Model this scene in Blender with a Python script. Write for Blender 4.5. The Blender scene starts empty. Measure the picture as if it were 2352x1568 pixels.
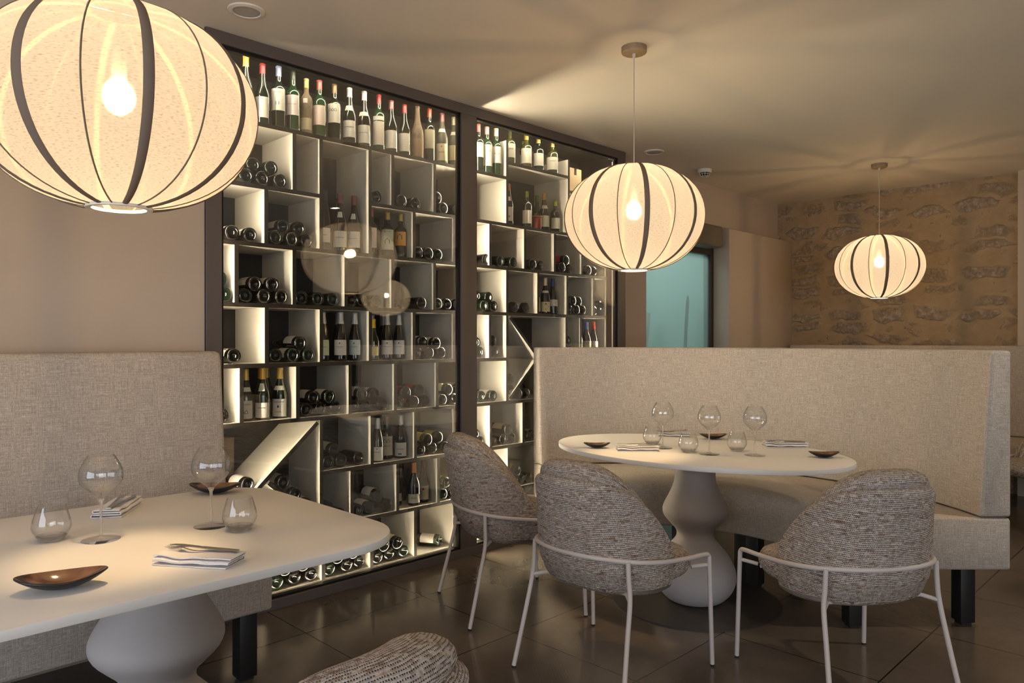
import bpy, bmesh, math, random
from mathutils import Vector, Matrix
random.seed(7)
PI = math.pi
SC = bpy.context.scene
COL = SC.collection
R = math.radians

# ------------------------------------------------------------------ camera
F_PX = 1690.0
cam_d = bpy.data.cameras.new('camera')
cam_d.sensor_width = 36.0
cam_d.lens = 36.0 * F_PX / 2352.0
cam_d.clip_start = 0.05
cam = bpy.data.objects.new('camera', cam_d)
COL.objects.link(cam)
EYE = 1.36
cam.location = (0, 0, EYE)
cam.rotation_euler = (R(90 - 0.135), 0, R(-45))
SC.camera = cam

# ------------------------------------------------------------------ view, world
SC.view_settings.view_transform = 'Standard'
SC.view_settings.look = 'None'
SC.view_settings.gamma = 1
SC.view_settings.use_curve_mapping = False
SC.view_settings.exposure = 0.4
SC.cycles.use_denoising = True
SC.cycles.max_bounces = 8
SC.cycles.diffuse_bounces = 4
SC.cycles.glossy_bounces = 4
SC.cycles.transmission_bounces = 8
SC.cycles.transparent_max_bounces = 24
SC.cycles.sample_clamp_indirect = 6.0
SC.cycles.caustics_reflective = False
SC.cycles.caustics_refractive = False
w = bpy.data.worlds.new('world'); SC.world = w
w.use_nodes = True
w.node_tree.nodes['Background'].inputs[0].default_value = (0.55, 0.72, 1.0, 1)
w.node_tree.nodes['Background'].inputs[1].default_value = 1.0

BULB = 1150.0
LED = 260.0
def area(name, loc, rot, sx, sy, power, color):
    l = bpy.data.lights.new(name, 'AREA'); l.shape = 'RECTANGLE'
    l.size = sx; l.size_y = sy; l.energy = power; l.color = color
    o = bpy.data.objects.new(name, l); COL.objects.link(o)
    o.location = loc; o.rotation_euler = rot
    return o
# daylight entering the rear and the left window
area('window_daylight', (-0.3, -4.12, 1.45), (R(90), 0, 0), 4.2, 2.0, 60, (1.0, 0.96, 0.90))
area('window_daylight', (-3.62, 0.6, 1.45), (0, R(-90), 0), 2.0, 3.6, 65, (0.86, 0.92, 1.0))
# light of the corridor behind the frosted door
area('corridor_light', (5.5, 4.7, 2.9), (0, 0, 0), 1.6, 0.8, 16, (0.80, 0.97, 0.95))

# ------------------------------------------------------------------ materials
def new_mat(name):
    m = bpy.data.materials.new(name); m.use_nodes = True
    nt = m.node_tree
    return m, nt, nt.nodes['Principled BSDF'], nt.nodes['Material Output']
def N(nt, t, **kw):
    n = nt.nodes.new(t)
    for k, v in kw.items():
        if isinstance(k, str) and hasattr(n, k): setattr(n, k, v)
    return n
def pbr(name, col, rough=0.5, metal=0.0, spec=0.5, bump=None, var=None, coat=0):
    """bump = (scale, strength); var = (scale, amount): soft tonal mottling"""
    m, nt, b, out = new_mat(name)
    b.inputs['Base Color'].default_value = (*col, 1)
    b.inputs['Roughness'].default_value = rough
    b.inputs['Metallic'].default_value = metal
    b.inputs['Specular IOR Level'].default_value = spec
    if coat: b.inputs['Coat Weight'].default_value = coat
    tc = N(nt, 'ShaderNodeTexCoord')
    if var:
        n = N(nt, 'ShaderNodeTexNoise'); n.inputs['Scale'].default_value = var[0]; n.inputs['Detail'].default_value = 5
        nt.links.new(tc.outputs['Object'], n.inputs['Vector'])
        r = N(nt, 'ShaderNodeValToRGB')
        r.color_ramp.elements[0].position = .3; r.color_ramp.elements[1].position = .7
        r.color_ramp.elements[0].color = (*[c * (1 - var[1]) for c in col], 1)
        r.color_ramp.elements[1].color = (*[min(1, c * (1 + var[1])) for c in col], 1)
        nt.links.new(n.outputs['Fac'], r.inputs['Fac']); nt.links.new(r.outputs['Color'], b.inputs['Base Color'])
    if bump:
        n = N(nt, 'ShaderNodeTexNoise'); n.inputs['Scale'].default_value = bump[0]; n.inputs['Detail'].default_value = 6
        nt.links.new(tc.outputs['Object'], n.inputs['Vector'])
        bp = N(nt, 'ShaderNodeBump'); bp.inputs['Strength'].default_value = bump[1]; bp.inputs['Distance'].default_value = .01
        nt.links.new(n.outputs['Fac'], bp.inputs['Height']); nt.links.new(bp.outputs['Normal'], b.inputs['Normal'])
    return m
def emis(name, col, s):
    m, nt, b, out = new_mat(name)
    b.inputs['Base Color'].default_value = (.8, .8, .8, 1)
    b.inputs['Emission Color'].default_value = (*col, 1)
    b.inputs['Emission Strength'].default_value = s
    return m
def clear_glass(name, tint, ior=1.45, gain=1.0, rough=0.0, edge=None):
    m, nt, b, out = new_mat(name)
    nt.nodes.remove(b)
    tr = N(nt, 'ShaderNodeBsdfTransparent'); tr.inputs[0].default_value = (*tint, 1)
    gl = N(nt, 'ShaderNodeBsdfGlossy'); gl.inputs['Roughness'].default_value = rough
    fr = N(nt, 'ShaderNodeFresnel')
    ge = N(nt, 'ShaderNodeNewGeometry'); mr = N(nt, 'ShaderNodeMapRange')     # the same reflectance from either side
    mr.inputs['To Min'].default_value = ior; mr.inputs['To Max'].default_value = 1 / ior
    nt.links.new(ge.outputs['Backfacing'], mr.inputs['Value']); nt.links.new(mr.outputs[0], fr.inputs['IOR'])
    mu = N(nt, 'ShaderNodeMath', operation='MULTIPLY', use_clamp=True); mu.inputs[1].default_value = gain
    mx = N(nt, 'ShaderNodeMixShader')
    nt.links.new(fr.outputs[0], mu.inputs[0]); nt.links.new(mu.outputs[0], mx.inputs[0])
    nt.links.new(tr.outputs[0], mx.inputs[1]); nt.links.new(gl.outputs[0], mx.inputs[2])
    nt.links.new(mx.outputs[0], out.inputs['Surface'])
    if edge:   # glass looks darker where one looks along it (longer way through)
        lw = N(nt, 'ShaderNodeLayerWeight'); lw.inputs['Blend'].default_value = .25
        mc = N(nt, 'ShaderNodeMix', data_type='RGBA')
        mc.inputs['A'].default_value = (*tint, 1); mc.inputs['B'].default_value = (*edge, 1)
        nt.links.new(lw.outputs['Facing'], mc.inputs['Factor']); nt.links.new(mc.outputs['Result'], tr.inputs[0])
    return m

M = {}
M['wall'] = pbr('warm_wall_paint', (.48, .40, .315), .85, bump=(220, .05), var=(3, .03))
M['ceiling'] = pbr('ceiling_paint', (.70, .645, .56), .9, bump=(260, .04))
M['frame'] = pbr('anthracite_metal', (.105, .086, .076), .45, .0, bump=(400, .04))
M['black_metal'] = pbr('black_metal', (.012, .011, .011), .35, .3)
M['laminate'] = pbr('white_laminate', (.80, .76, .68), .55, bump=(150, .03))
M['edge'] = pbr('dark_board_edge', (.016, .012, .009), .75, spec=.2, bump=(300, .2), var=(60, .35))
M['cabinet_back'] = pbr('dark_cabinet_back', (.010, .008, .006), .6)
M['led'] = emis('led_strip', (1.0, .84, .60), LED)
M['led_dim'] = emis('led_strip_dimmed', (1.0, .84, .60), LED * .22)
M['pane'] = clear_glass('cabinet_glass', (.985, .99, .985), 1.5, 1.5)
M['stem_glass'] = clear_glass('wine_glass_crystal', (.997, .997, .997), 1.45, 1.5, edge=(.90, .90, .90))
def thick_glass():
    m, nt, b, out = new_mat('thick_glass'); nt.nodes.remove(b)
    g = N(nt, 'ShaderNodeBsdfGlass'); g.inputs['IOR'].default_value = 1.48
    t = N(nt, 'ShaderNodeBsdfTransparent'); mx = N(nt, 'ShaderNodeMixShader'); mx.inputs[0].default_value = .62
    nt.links.new(t.outputs[0], mx.inputs[1]); nt.links.new(g.outputs[0], mx.inputs[2]); nt.links.new(mx.outputs[0], out.inputs['Surface'])
    return m
M['solid_glass'] = thick_glass()
M['water'] = clear_glass('residue', (.80, .72, .66), 1.33, 1.5)
M['green_glass'] = pbr('dark_green_bottle', (.006, .012, .006), .07, spec=.7, coat=.4)
M['black_glass'] = pbr('black_bottle', (.006, .005, .004), .08, spec=.7, coat=.4)
M['mid_green'] = pbr('green_bottle', (.012, .045, .014), .07, spec=.7, coat=.4)
M['olive_glass'] = pbr('olive_bottle', (.05, .055, .012), .07, spec=.7, coat=.4)
M['dusty_glass'] = pbr('dusty_old_bottle', (.16, .115, .07), .7, var=(35, .5))
M['dusty_green'] = pbr('dusty_green_bottle', (.075, .075, .045), .45, var=(35, .4))
M['table'] = pbr('pale_table_top', (.80, .765, .715), .42, bump=(120, .03), var=(2, .02))
M['pedestal'] = pbr('matt_grey_pedestal', (.50, .46, .44), .7, bump=(150, .03))
M['disc'] = pbr('brown_metal_disc', (.045, .036, .030), .45)
M['black_leg'] = pbr('black_wood_leg', (.012, .011, .010), .5)
M['leg_metal'] = pbr('beige_powder_coat', (.60, .53, .49), .45)
M['rubber'] = pbr('black_rubber', (.01, .01, .01), .7)
M['steel'] = pbr('cutlery_steel', (.46, .44, .42), .27, 1.0)
M['napkin'] = pbr('white_linen_napkin', (.78, .75, .74), .9, bump=(600, .15))
M['dish_out'] = pbr('black_glazed_clay', (.012, .010, .009), .35, bump=(60, .1))
M['ceramic'] = pbr('white_ceramic_ring', (.85, .80, .70), .5)
M['canopy'] = pbr('brown_canopy', (.30, .22, .13), .6, var=(40, .15))
M['cord'] = pbr('pale_cord', (.62, .55, .45), .6)
M['bulb'] = emis('warm_bulb', (1.0, .68, .345), BULB)
def tape_mat():
    m, nt, b, out = new_mat('taupe_rib_tape'); nt.nodes.remove(b)
    d = N(nt, 'ShaderNodeBsdfDiffuse'); d.inputs[0].default_value = (.24, .18, .135, 1)
    t = N(nt, 'ShaderNodeBsdfTranslucent'); t.inputs[0].default_value = (.030, .021, .014, 1)
    ad = N(nt, 'ShaderNodeAddShader'); nt.links.new(d.outputs[0], ad.inputs[0]); nt.links.new(t.outputs[0], ad.inputs[1]); nt.links.new(ad.outputs[0], out.inputs['Surface'])
    return m
M['tape'] = tape_mat()
M['wire'] = pbr('rib_wire_cover', (.20, .15, .11), .9)
M['dimmed_wall'] = pbr('dimmed_unseen_wall', (.055, .042, .032), .7)  # for unseen walls: dark colour stands in for a dim rear room
M['plastic'] = pbr('white_plastic', (.72, .68, .60), .5)
M['header'] = pbr('olive_grey_header', (.16, .14, .10), .5)
M['door_frame'] = pbr('dark_door_frame', (.035, .026, .02), .4)
M['crate'] = pbr('dark_wood_crate', (.10, .07, .045), .7, var=(20, .3))
M['carton'] = pbr('pale_wood_box', (.62, .47, .28), .7, var=(20, .1))
M['jam'] = pbr('red_preserve', (.20, .02, .012), .25, coat=.6)
M['teal_wall'] = pbr('pale_teal_wall', (.50, .62, .59), .8)
M['dark_reed'] = pbr('dark_reed', (.03, .035, .02), .7)
M['white_reed'] = pbr('white_reed', (.85, .9, .85), .7)
M['downlight'] = emis('downlight_lens', (1.0, .86, .66), 14.0)
M['ink'] = pbr('label_ink', (.03, .03, .035), .8)
M['blue_ink'] = pbr('label_blue_print', (.03, .06, .22), .8)
M['red_ink'] = pbr('label_red_print', (.40, .04, .03), .8)
M['glaze'] = None

def frosted():
    m, nt, b, out = new_mat('frosted_glass')
    nt.nodes.remove(b)
    t = N(nt, 'ShaderNodeBsdfTranslucent'); t.inputs[0].default_value = (.82, .88, .86, 1)
    tr = N(nt, 'ShaderNodeBsdfTransparent'); tr.inputs[0].default_value = (.90, .96, .94, 1)
    gl = N(nt, 'ShaderNodeBsdfGlossy'); gl.inputs['Roughness'].default_value = .25
    mx = N(nt, 'ShaderNodeMixShader'); mx.inputs[0].default_value = .72
    m2 = N(nt, 'ShaderNodeMixShader'); m2.inputs[0].default_value = .04
    nt.links.new(t.outputs[0], mx.inputs[1]); nt.links.new(tr.outputs[0], mx.inputs[2])
    nt.links.new(mx.outputs[0], m2.inputs[1]); nt.links.new(gl.outputs[0], m2.inputs[2])
    nt.links.new(m2.outputs[0], out.inputs['Surface'])
    return m
M['frosted'] = frosted()

def shade_fabric():
    m, nt, b, out = new_mat('linen_shade')
    nt.nodes.remove(b)
    uv = N(nt, 'ShaderNodeUVMap')
    mp = N(nt, 'ShaderNodeMapping'); mp.inputs['Scale'].default_value = (90, 420, 1)
    nt.links.new(uv.outputs[0], mp.inputs[0])
    n = N(nt, 'ShaderNodeTexNoise'); n.inputs['Scale'].default_value = 1; n.inputs['Detail'].default_value = 3
    nt.links.new(mp.outputs[0], n.inputs['Vector'])
    r = N(nt, 'ShaderNodeValToRGB')
    r.color_ramp.elements[0].position = .30; r.color_ramp.elements[0].color = (.075, .072, .078, 1)
    r.color_ramp.elements[1].position = .47; r.color_ramp.elements[1].color = (.158, .165, .185, 1)
    nt.links.new(n.outputs['Fac'], r.inputs['Fac'])
    t = N(nt, 'ShaderNodeBsdfTranslucent'); d = N(nt, 'ShaderNodeBsdfDiffuse')
    tr = N(nt, 'ShaderNodeBsdfTransparent'); tr.inputs[0].default_value = (1, .93, .82, 1)
    nt.links.new(r.outputs[0], t.inputs[0]); nt.links.new(r.outputs[0], d.inputs[0])
    mx = N(nt, 'ShaderNodeMixShader'); mx.inputs[0].default_value = .38
    nt.links.new(t.outputs[0], mx.inputs[1]); nt.links.new(d.outputs[0], mx.inputs[2])
    m2 = N(nt, 'ShaderNodeMixShader'); m2.inputs[0].default_value = .22
    nt.links.new(mx.outputs[0], m2.inputs[1]); nt.links.new(tr.outputs[0], m2.inputs[2])
    # a little of the light goes through the weave nearly straight, blurred: the glow round the bulb
    rf = N(nt, 'ShaderNodeBsdfRefraction'); rf.inputs['Roughness'].default_value = .42; rf.inputs['IOR'].default_value = 1.12
    rf.inputs['Color'].default_value = (1, .95, .86, 1)
    m3 = N(nt, 'ShaderNodeMixShader'); m3.inputs[0].default_value = .07
    nt.links.new(m2.outputs[0], m3.inputs[1]); nt.links.new(rf.outputs[0], m3.inputs[2])
    nt.links.new(m3.outputs[0], out.inputs['Surface'])
    return m
M['shade'] = shade_fabric()

def linen():
    """bench upholstery: woven linen with slubs in both directions, UV in metres"""
    m, nt, b, out = new_mat('bench_linen')
    b.inputs['Roughness'].default_value = .9
    b.inputs['Specular IOR Level'].default_value = .2
    uv = N(nt, 'ShaderNodeUVMap')
    hs = []
    for sc in ((520, 14, 1), (12, 420, 1), (700, 90, 1), (60, 500, 1)):
        mp = N(nt, 'ShaderNodeMapping'); mp.inputs['Scale'].default_value = sc
        nt.links.new(uv.outputs[0], mp.inputs[0])
        n = N(nt, 'ShaderNodeTexNoise'); n.inputs['Scale'].default_value = 1; n.inputs['Detail'].default_value = 2
        nt.links.new(mp.outputs[0], n.inputs['Vector']); hs.append(n)
    ad = hs[0]
    for h_ in hs[1:]:
        a2 = N(nt, 'ShaderNodeMath', operation='ADD'); nt.links.new(ad.outputs[0], a2.inputs[0]); nt.links.new(h_.outputs['Fac'], a2.inputs[1]); ad = a2
    hf = N(nt, 'ShaderNodeMath', operation='MULTIPLY'); hf.inputs[1].default_value = .25; nt.links.new(ad.outputs[0], hf.inputs[0])
    r = N(nt, 'ShaderNodeValToRGB'); e = r.color_ramp.elements
    e[0].position = .40; e[0].color = (.30, .26, .215, 1)
    e[1].position = .61; e[1].color = (.64, .58, .51, 1)
    k = e.new(.5); k.color = (.44, .385, .325, 1)
    nt.links.new(hf.outputs[0], r.inputs['Fac']); nt.links.new(r.outputs[0], b.inputs['Base Color'])
    bp = N(nt, 'ShaderNodeBump'); bp.inputs['Strength'].default_value = .5; bp.inputs['Distance'].default_value = .002
    nt.links.new(hf.outputs[0], bp.inputs['Height']); nt.links.new(bp.outputs[0], b.inputs['Normal'])
    return m
M['linen'] = linen()

def tweed():
    """chair upholstery: rows of cream, grey and brown yarn with dark dashes between, UV in metres"""
    m, nt, b, out = new_mat('chair_tweed')
    b.inputs['Roughness'].default_value = .95
    b.inputs['Specular IOR Level'].default_value = .15
    L = nt.links.new
    uv = N(nt, 'ShaderNodeUVMap')
    # wobble the rows a little
    wn = N(nt, 'ShaderNodeTexNoise'); wn.inputs['Scale'].default_value = 14; L(uv.outputs[0], wn.inputs['Vector'])
    wv = N(nt, 'ShaderNodeVectorMath', operation='SCALE'); wv.inputs['Scale'].default_value = .012; L(wn.outputs['Color'], wv.inputs[0])
    av = N(nt, 'ShaderNodeVectorMath', operation='ADD'); L(uv.outputs[0], av.inputs[0]); L(wv.outputs[0], av.inputs[1])
    sp = N(nt, 'ShaderNodeSeparateXYZ'); L(av.outputs[0], sp.inputs[0])
    def math_(op, a, bb=None, clamp=False):
        n = N(nt, 'ShaderNodeMath', operation=op, use_clamp=clamp)
        for i, v in enumerate((a, bb)):
            if v is None: continue
            if isinstance(v, (int, float)): n.inputs[i].default_value = v
            else: L(v, n.inputs[i])
        return n.outputs[0]
    rows = math_('MULTIPLY', sp.outputs['Y'], 140.0)
    rid = math_('FLOOR', rows)
    rf = math_('FRACT', rows)
    # yarn colour: long streaks, one set per row
    cb = N(nt, 'ShaderNodeCombineXYZ'); L(math_('MULTIPLY', sp.outputs['X'], 22.0), cb.inputs[0]); L(math_('MULTIPLY', rid, 7.31), cb.inputs[1])
    yn = N(nt, 'ShaderNodeTexNoise'); yn.inputs['Scale'].default_value = 1; yn.inputs['Detail'].default_value = 5; yn.inputs['Roughness'].default_value = .62; L(cb.outputs[0], yn.inputs['Vector'])
    r = N(nt, 'ShaderNodeValToRGB'); e = r.color_ramp.elements
    e[0].position = .30; e[0].color = (.22, .15, .11, 1)
    e[1].position = .70; e[1].color = (.82, .76, .67, 1)
    for p, c in ((.38, (.34, .245, .175)), (.44, (.46, .40, .36)), (.50, (.60, .53, .46)), (.55, (.48, .40, .33)), (.60, (.37, .28, .21)), (.65, (.56, .50, .44))):
        k = e.new(p); k.color = (*c, 1)
    L(yn.outputs['Fac'], r.inputs['Fac'])
    # dark dashes in the gap between rows
    cols = math_('ADD', math_('MULTIPLY', sp.outputs['X'], 175.0), math_('MULTIPLY', rid, .5))
    cf = math_('FRACT', cols)
    fz = N(nt, 'ShaderNodeTexNoise'); fz.inputs['Scale'].default_value = 420; fz.inputs['Detail'].default_value = 3; L(uv.outputs[0], fz.inputs['Vector'])
    jt = math_('MULTIPLY', math_('SUBTRACT', fz.outputs['Fac'], .5), .9)
    d1 = math_('GREATER_THAN', math_('ADD', rf, jt), .64); d2 = math_('GREATER_THAN', math_('ADD', cf, jt), .38)
    cb2 = N(nt, 'ShaderNodeCombineXYZ'); L(math_('MULTIPLY', sp.outputs['X'], 40.0), cb2.inputs[0]); L(math_('MULTIPLY', rid, 3.7), cb2.inputs[1])
    dn = N(nt, 'ShaderNodeTexNoise'); dn.inputs['Scale'].default_value = 1; L(cb2.outputs[0], dn.inputs['Vector'])
    d3 = math_('GREATER_THAN', dn.outputs['Fac'], .41)
    dash = math_('MULTIPLY', math_('MULTIPLY', d1, d2), d3)
    mx = N(nt, 'ShaderNodeMix', data_type='RGBA'); L(dash, mx.inputs['Factor']); L(r.outputs[0], mx.inputs['A'])
    mx.inputs['B'].default_value = (.050, .042, .044, 1)
    L(mx.outputs['Result'], b.inputs['Base Color'])
    h = math_('SUBTRACT', math_('MULTIPLY', math_('SINE', math_('MULTIPLY', rows, 2 * PI)), .25), math_('MULTIPLY', dash, .6))
    h = math_('ADD', h, math_('MULTIPLY', yn.outputs['Fac'], .8))
    h = math_('ADD', h, math_('MULTIPLY', fz.outputs['Fac'], .9))
    bp = N(nt, 'ShaderNodeBump'); bp.inputs['Strength'].default_value = .8; bp.inputs['Distance'].default_value = .004
    L(h, bp.inputs['Height']); L(bp.outputs[0], b.inputs['Normal'])
    return m
M['tweed'] = tweed()

def floor_mat():
    m, nt, b, out = new_mat('dark_ribbed_tiles'); L = nt.links.new
    tc = N(nt, 'ShaderNodeTexCoord')
    mp = N(nt, 'ShaderNodeMapping'); mp.inputs['Location'].default_value = (-2.42, -3.09, 0); L(tc.outputs['Object'], mp.inputs[0])
    br = N(nt, 'ShaderNodeTexBrick', offset=0.0, squash=1.0); L(mp.outputs[0], br.inputs['Vector'])
    br.inputs['Scale'].default_value = 1; br.inputs['Brick Width'].default_value = .685; br.inputs['Row Height'].default_value = .685
    br.inputs['Mortar Size'].default_value = .0032; br.inputs['Mortar Smooth'].default_value = .1
    n = N(nt, 'ShaderNodeTexNoise'); n.inputs['Scale'].default_value = 1.6; n.inputs['Detail'].default_value = 8; n.inputs['Roughness'].default_value = .62
    L(tc.outputs['Object'], n.inputs['Vector'])
    r = N(nt, 'ShaderNodeValToRGB'); e = r.color_ramp.elements
    e[0].position = .25; e[0].color = (.072, .056, .043, 1); e[1].position = .78; e[1].color = (.165, .132, .104, 1)
    L(n.outputs['Fac'], r.inputs['Fac'])
    mx = N(nt, 'ShaderNodeMix', data_type='RGBA'); L(br.outputs['Fac'], mx.inputs['Factor']); L(r.outputs[0], mx.inputs['A']); mx.inputs['B'].default_value = (.010, .008, .007, 1)
    L(mx.outputs['Result'], b.inputs['Base Color'])
    # fine wavy ribs moulded into the tiles
    mr = N(nt, 'ShaderNodeMapping'); mr.inputs['Rotation'].default_value = (0, 0, R(38)); L(tc.outputs['Object'], mr.inputs[0])
    wv = N(nt, 'ShaderNodeTexWave'); wv.inputs['Scale'].default_value = 26; wv.inputs['Distortion'].default_value = 2.2; wv.inputs['Detail'].default_value = 1; wv.inputs['Detail Scale'].default_value = .6
    L(mr.outputs[0], wv.inputs['Vector'])
    ml = N(nt, 'ShaderNodeMath', operation='MULTIPLY'); ml.inputs[1].default_value = .35; L(wv.outputs['Fac'], ml.inputs[0])
    sb = N(nt, 'ShaderNodeMath', operation='SUBTRACT'); L(ml.outputs[0], sb.inputs[0]); L(br.outputs['Fac'], sb.inputs[1])
    bp = N(nt, 'ShaderNodeBump'); bp.inputs['Strength'].default_value = .12; bp.inputs['Distance'].default_value = .0015
    L(sb.outputs[0], bp.inputs['Height']); L(bp.outputs[0], b.inputs['Normal'])
    r2 = N(nt, 'ShaderNodeMapRange'); r2.inputs['To Min'].default_value = .15; r2.inputs['To Max'].default_value = .20
    L(n.outputs['Fac'], r2.inputs['Value']); L(r2.outputs[0], b.inputs['Roughness'])
    b.inputs['Specular IOR Level'].default_value = .55
    return m
M['floor'] = floor_mat()

def stone_mat():
    m, nt, b, out = new_mat('rubble_stone_wall'); L = nt.links.new
    b.inputs['Roughness'].default_value = .95
    tc = N(nt, 'ShaderNodeTexCoord')
    wn = N(nt, 'ShaderNodeTexNoise'); wn.inputs['Scale'].default_value = 7; wn.inputs['Detail'].default_value = 5; L(tc.outputs['Object'], wn.inputs['Vector'])
    sc = N(nt, 'ShaderNodeVectorMath', operation='SCALE'); sc.inputs['Scale'].default_value = .12; L(wn.outputs['Color'], sc.inputs[0])
    ad = N(nt, 'ShaderNodeVectorMath', operation='ADD'); L(tc.outputs['Object'], ad.inputs[0]); L(sc.outputs[0], ad.inputs[1])
    mp = N(nt, 'ShaderNodeMapping'); mp.inputs['Rotation'].default_value = (0, R(90), 0); L(ad.outputs[0], mp.inputs[0])
    # brick rows: swizzle to (y, z)
    sp = N(nt, 'ShaderNodeSeparateXYZ'); L(ad.outputs[0], sp.inputs[0])
    cb = N(nt, 'ShaderNodeCombineXYZ'); L(sp.outputs['Y'], cb.inputs[0]); L(sp.outputs['Z'], cb.inputs[1])
    mv = N(nt, 'ShaderNodeVectorMath', operation='MULTIPLY'); mv.inputs[1].default_value = (2.5, 8.0, 1); L(cb.outputs[0], mv.inputs[0])
    ve = N(nt, 'ShaderNodeTexVoronoi', feature='DISTANCE_TO_EDGE', voronoi_dimensions='2D'); ve.inputs['Scale'].default_value = 1; ve.inputs['Randomness'].default_value = .62; L(mv.outputs[0], ve.inputs['Vector'])
    vc = N(nt, 'ShaderNodeTexVoronoi', feature='F1', voronoi_dimensions='2D'); vc.inputs['Scale'].default_value = 1; vc.inputs['Randomness'].default_value = .62; L(mv.outputs[0], vc.inputs['Vector'])
    br = vc
    # stones show only where the mortar was brushed away
    n2 = N(nt, 'ShaderNodeTexNoise'); n2.inputs['Scale'].default_value = 9; n2.inputs['Detail'].default_value = 7; n2.inputs['Roughness'].default_value = .65; L(tc.outputs['Object'], n2.inputs['Vector'])
    inv = N(nt, 'ShaderNodeMapRange'); inv.inputs['From Min'].default_value = .10; inv.inputs['From Max'].default_value = .22; L(ve.outputs['Distance'], inv.inputs['Value'])
    sx = N(nt, 'ShaderNodeSeparateColor'); L(br.outputs['Color'], sx.inputs[0])
    a1 = N(nt, 'ShaderNodeMath', operation='MULTIPLY_ADD'); L(sx.outputs[0], a1.inputs[0]); a1.inputs[1].default_value = .42; L(n2.outputs['Fac'], a1.inputs[2])
    mr = N(nt, 'ShaderNodeMapRange'); mr.inputs['From Min'].default_value = .60; mr.inputs['From Max'].default_value = .80; L(a1.outputs[0], mr.inputs['Value'])
    mk = N(nt, 'ShaderNodeMath', operation='MULTIPLY', use_clamp=True); L(inv.outputs[0], mk.inputs[0]); L(mr.outputs[0], mk.inputs[1])
    n3 = N(nt, 'ShaderNodeTexNoise'); n3.inputs['Scale'].default_value = 22; n3.inputs['Detail'].default_value = 8; n3.inputs['Roughness'].default_value = .7; L(tc.outputs['Object'], n3.inputs['Vector'])
    rs = N(nt, 'ShaderNodeValToRGB'); e = rs.color_ramp.elements
    e[0].position = .30; e[0].color = (.22, .18, .14, 1); e[1].position = .66; e[1].color = (.70, .58, .44, 1)
    k = e.new(.5); k.color = (.46, .36, .26, 1)
    L(n3.outputs['Fac'], rs.inputs['Fac'])
    rm = N(nt, 'ShaderNodeValToRGB'); e = rm.color_ramp.elements
    e[0].position = .3; e[0].color = (.30, .215, .125, 1); e[1].position = .7; e[1].color = (.40, .295, .18, 1)
    L(n2.outputs['Fac'], rm.inputs['Fac'])
    mx = N(nt, 'ShaderNodeMix', data_type='RGBA'); L(mk.outputs[0], mx.inputs['Factor']); L(rm.outputs[0], mx.inputs['A']); L(rs.outputs[0], mx.inputs['B'])
    L(mx.outputs['Result'], b.inputs['Base Color'])
    h = N(nt, 'ShaderNodeMath', operation='MULTIPLY'); L(mk.outputs[0], h.inputs[0]); L(n3.outputs['Fac'], h.inputs[1])
    h2 = N(nt, 'ShaderNodeMath', operation='MULTIPLY_ADD'); L(n3.outputs['Fac'], h2.inputs[0]); h2.inputs[1].default_value = .12; L(h.outputs[0], h2.inputs[2])
    bp = N(nt, 'ShaderNodeBump'); bp.inputs['Strength'].default_value = .9; bp.inputs['Distance'].default_value = .045
    L(h2.outputs[0], bp.inputs['Height']); L(bp.outputs[0], b.inputs['Normal'])
    return m
M['stone'] = stone_mat()

def dish_glaze():
    m, nt, b, out = new_mat('brown_reactive_glaze'); L = nt.links.new
    tc = N(nt, 'ShaderNodeTexCoord')
    n = N(nt, 'ShaderNodeTexNoise'); n.inputs['Scale'].default_value = 22; n.inputs['Detail'].default_value = 6; n.inputs['Distortion'].default_value = .6
    mp = N(nt, 'ShaderNodeMapping'); mp.inputs['Scale'].default_value = (.5, 1.6, 1); L(tc.outputs['Object'], mp.inputs[0]); L(mp.outputs[0], n.inputs['Vector'])
    r = N(nt, 'ShaderNodeValToRGB'); e = r.color_ramp.elements
    e[0].position = .35; e[0].color = (.035, .018, .010, 1); e[1].position = .68; e[1].color = (.24, .115, .06, 1)
    L(n.outputs['Fac'], r.inputs['Fac']); L(r.outputs[0], b.inputs['Base Color'])
    b.inputs['Roughness'].default_value = .12; b.inputs['Coat Weight'].default_value = .5
    return m
M['glaze'] = dish_glaze()

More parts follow.
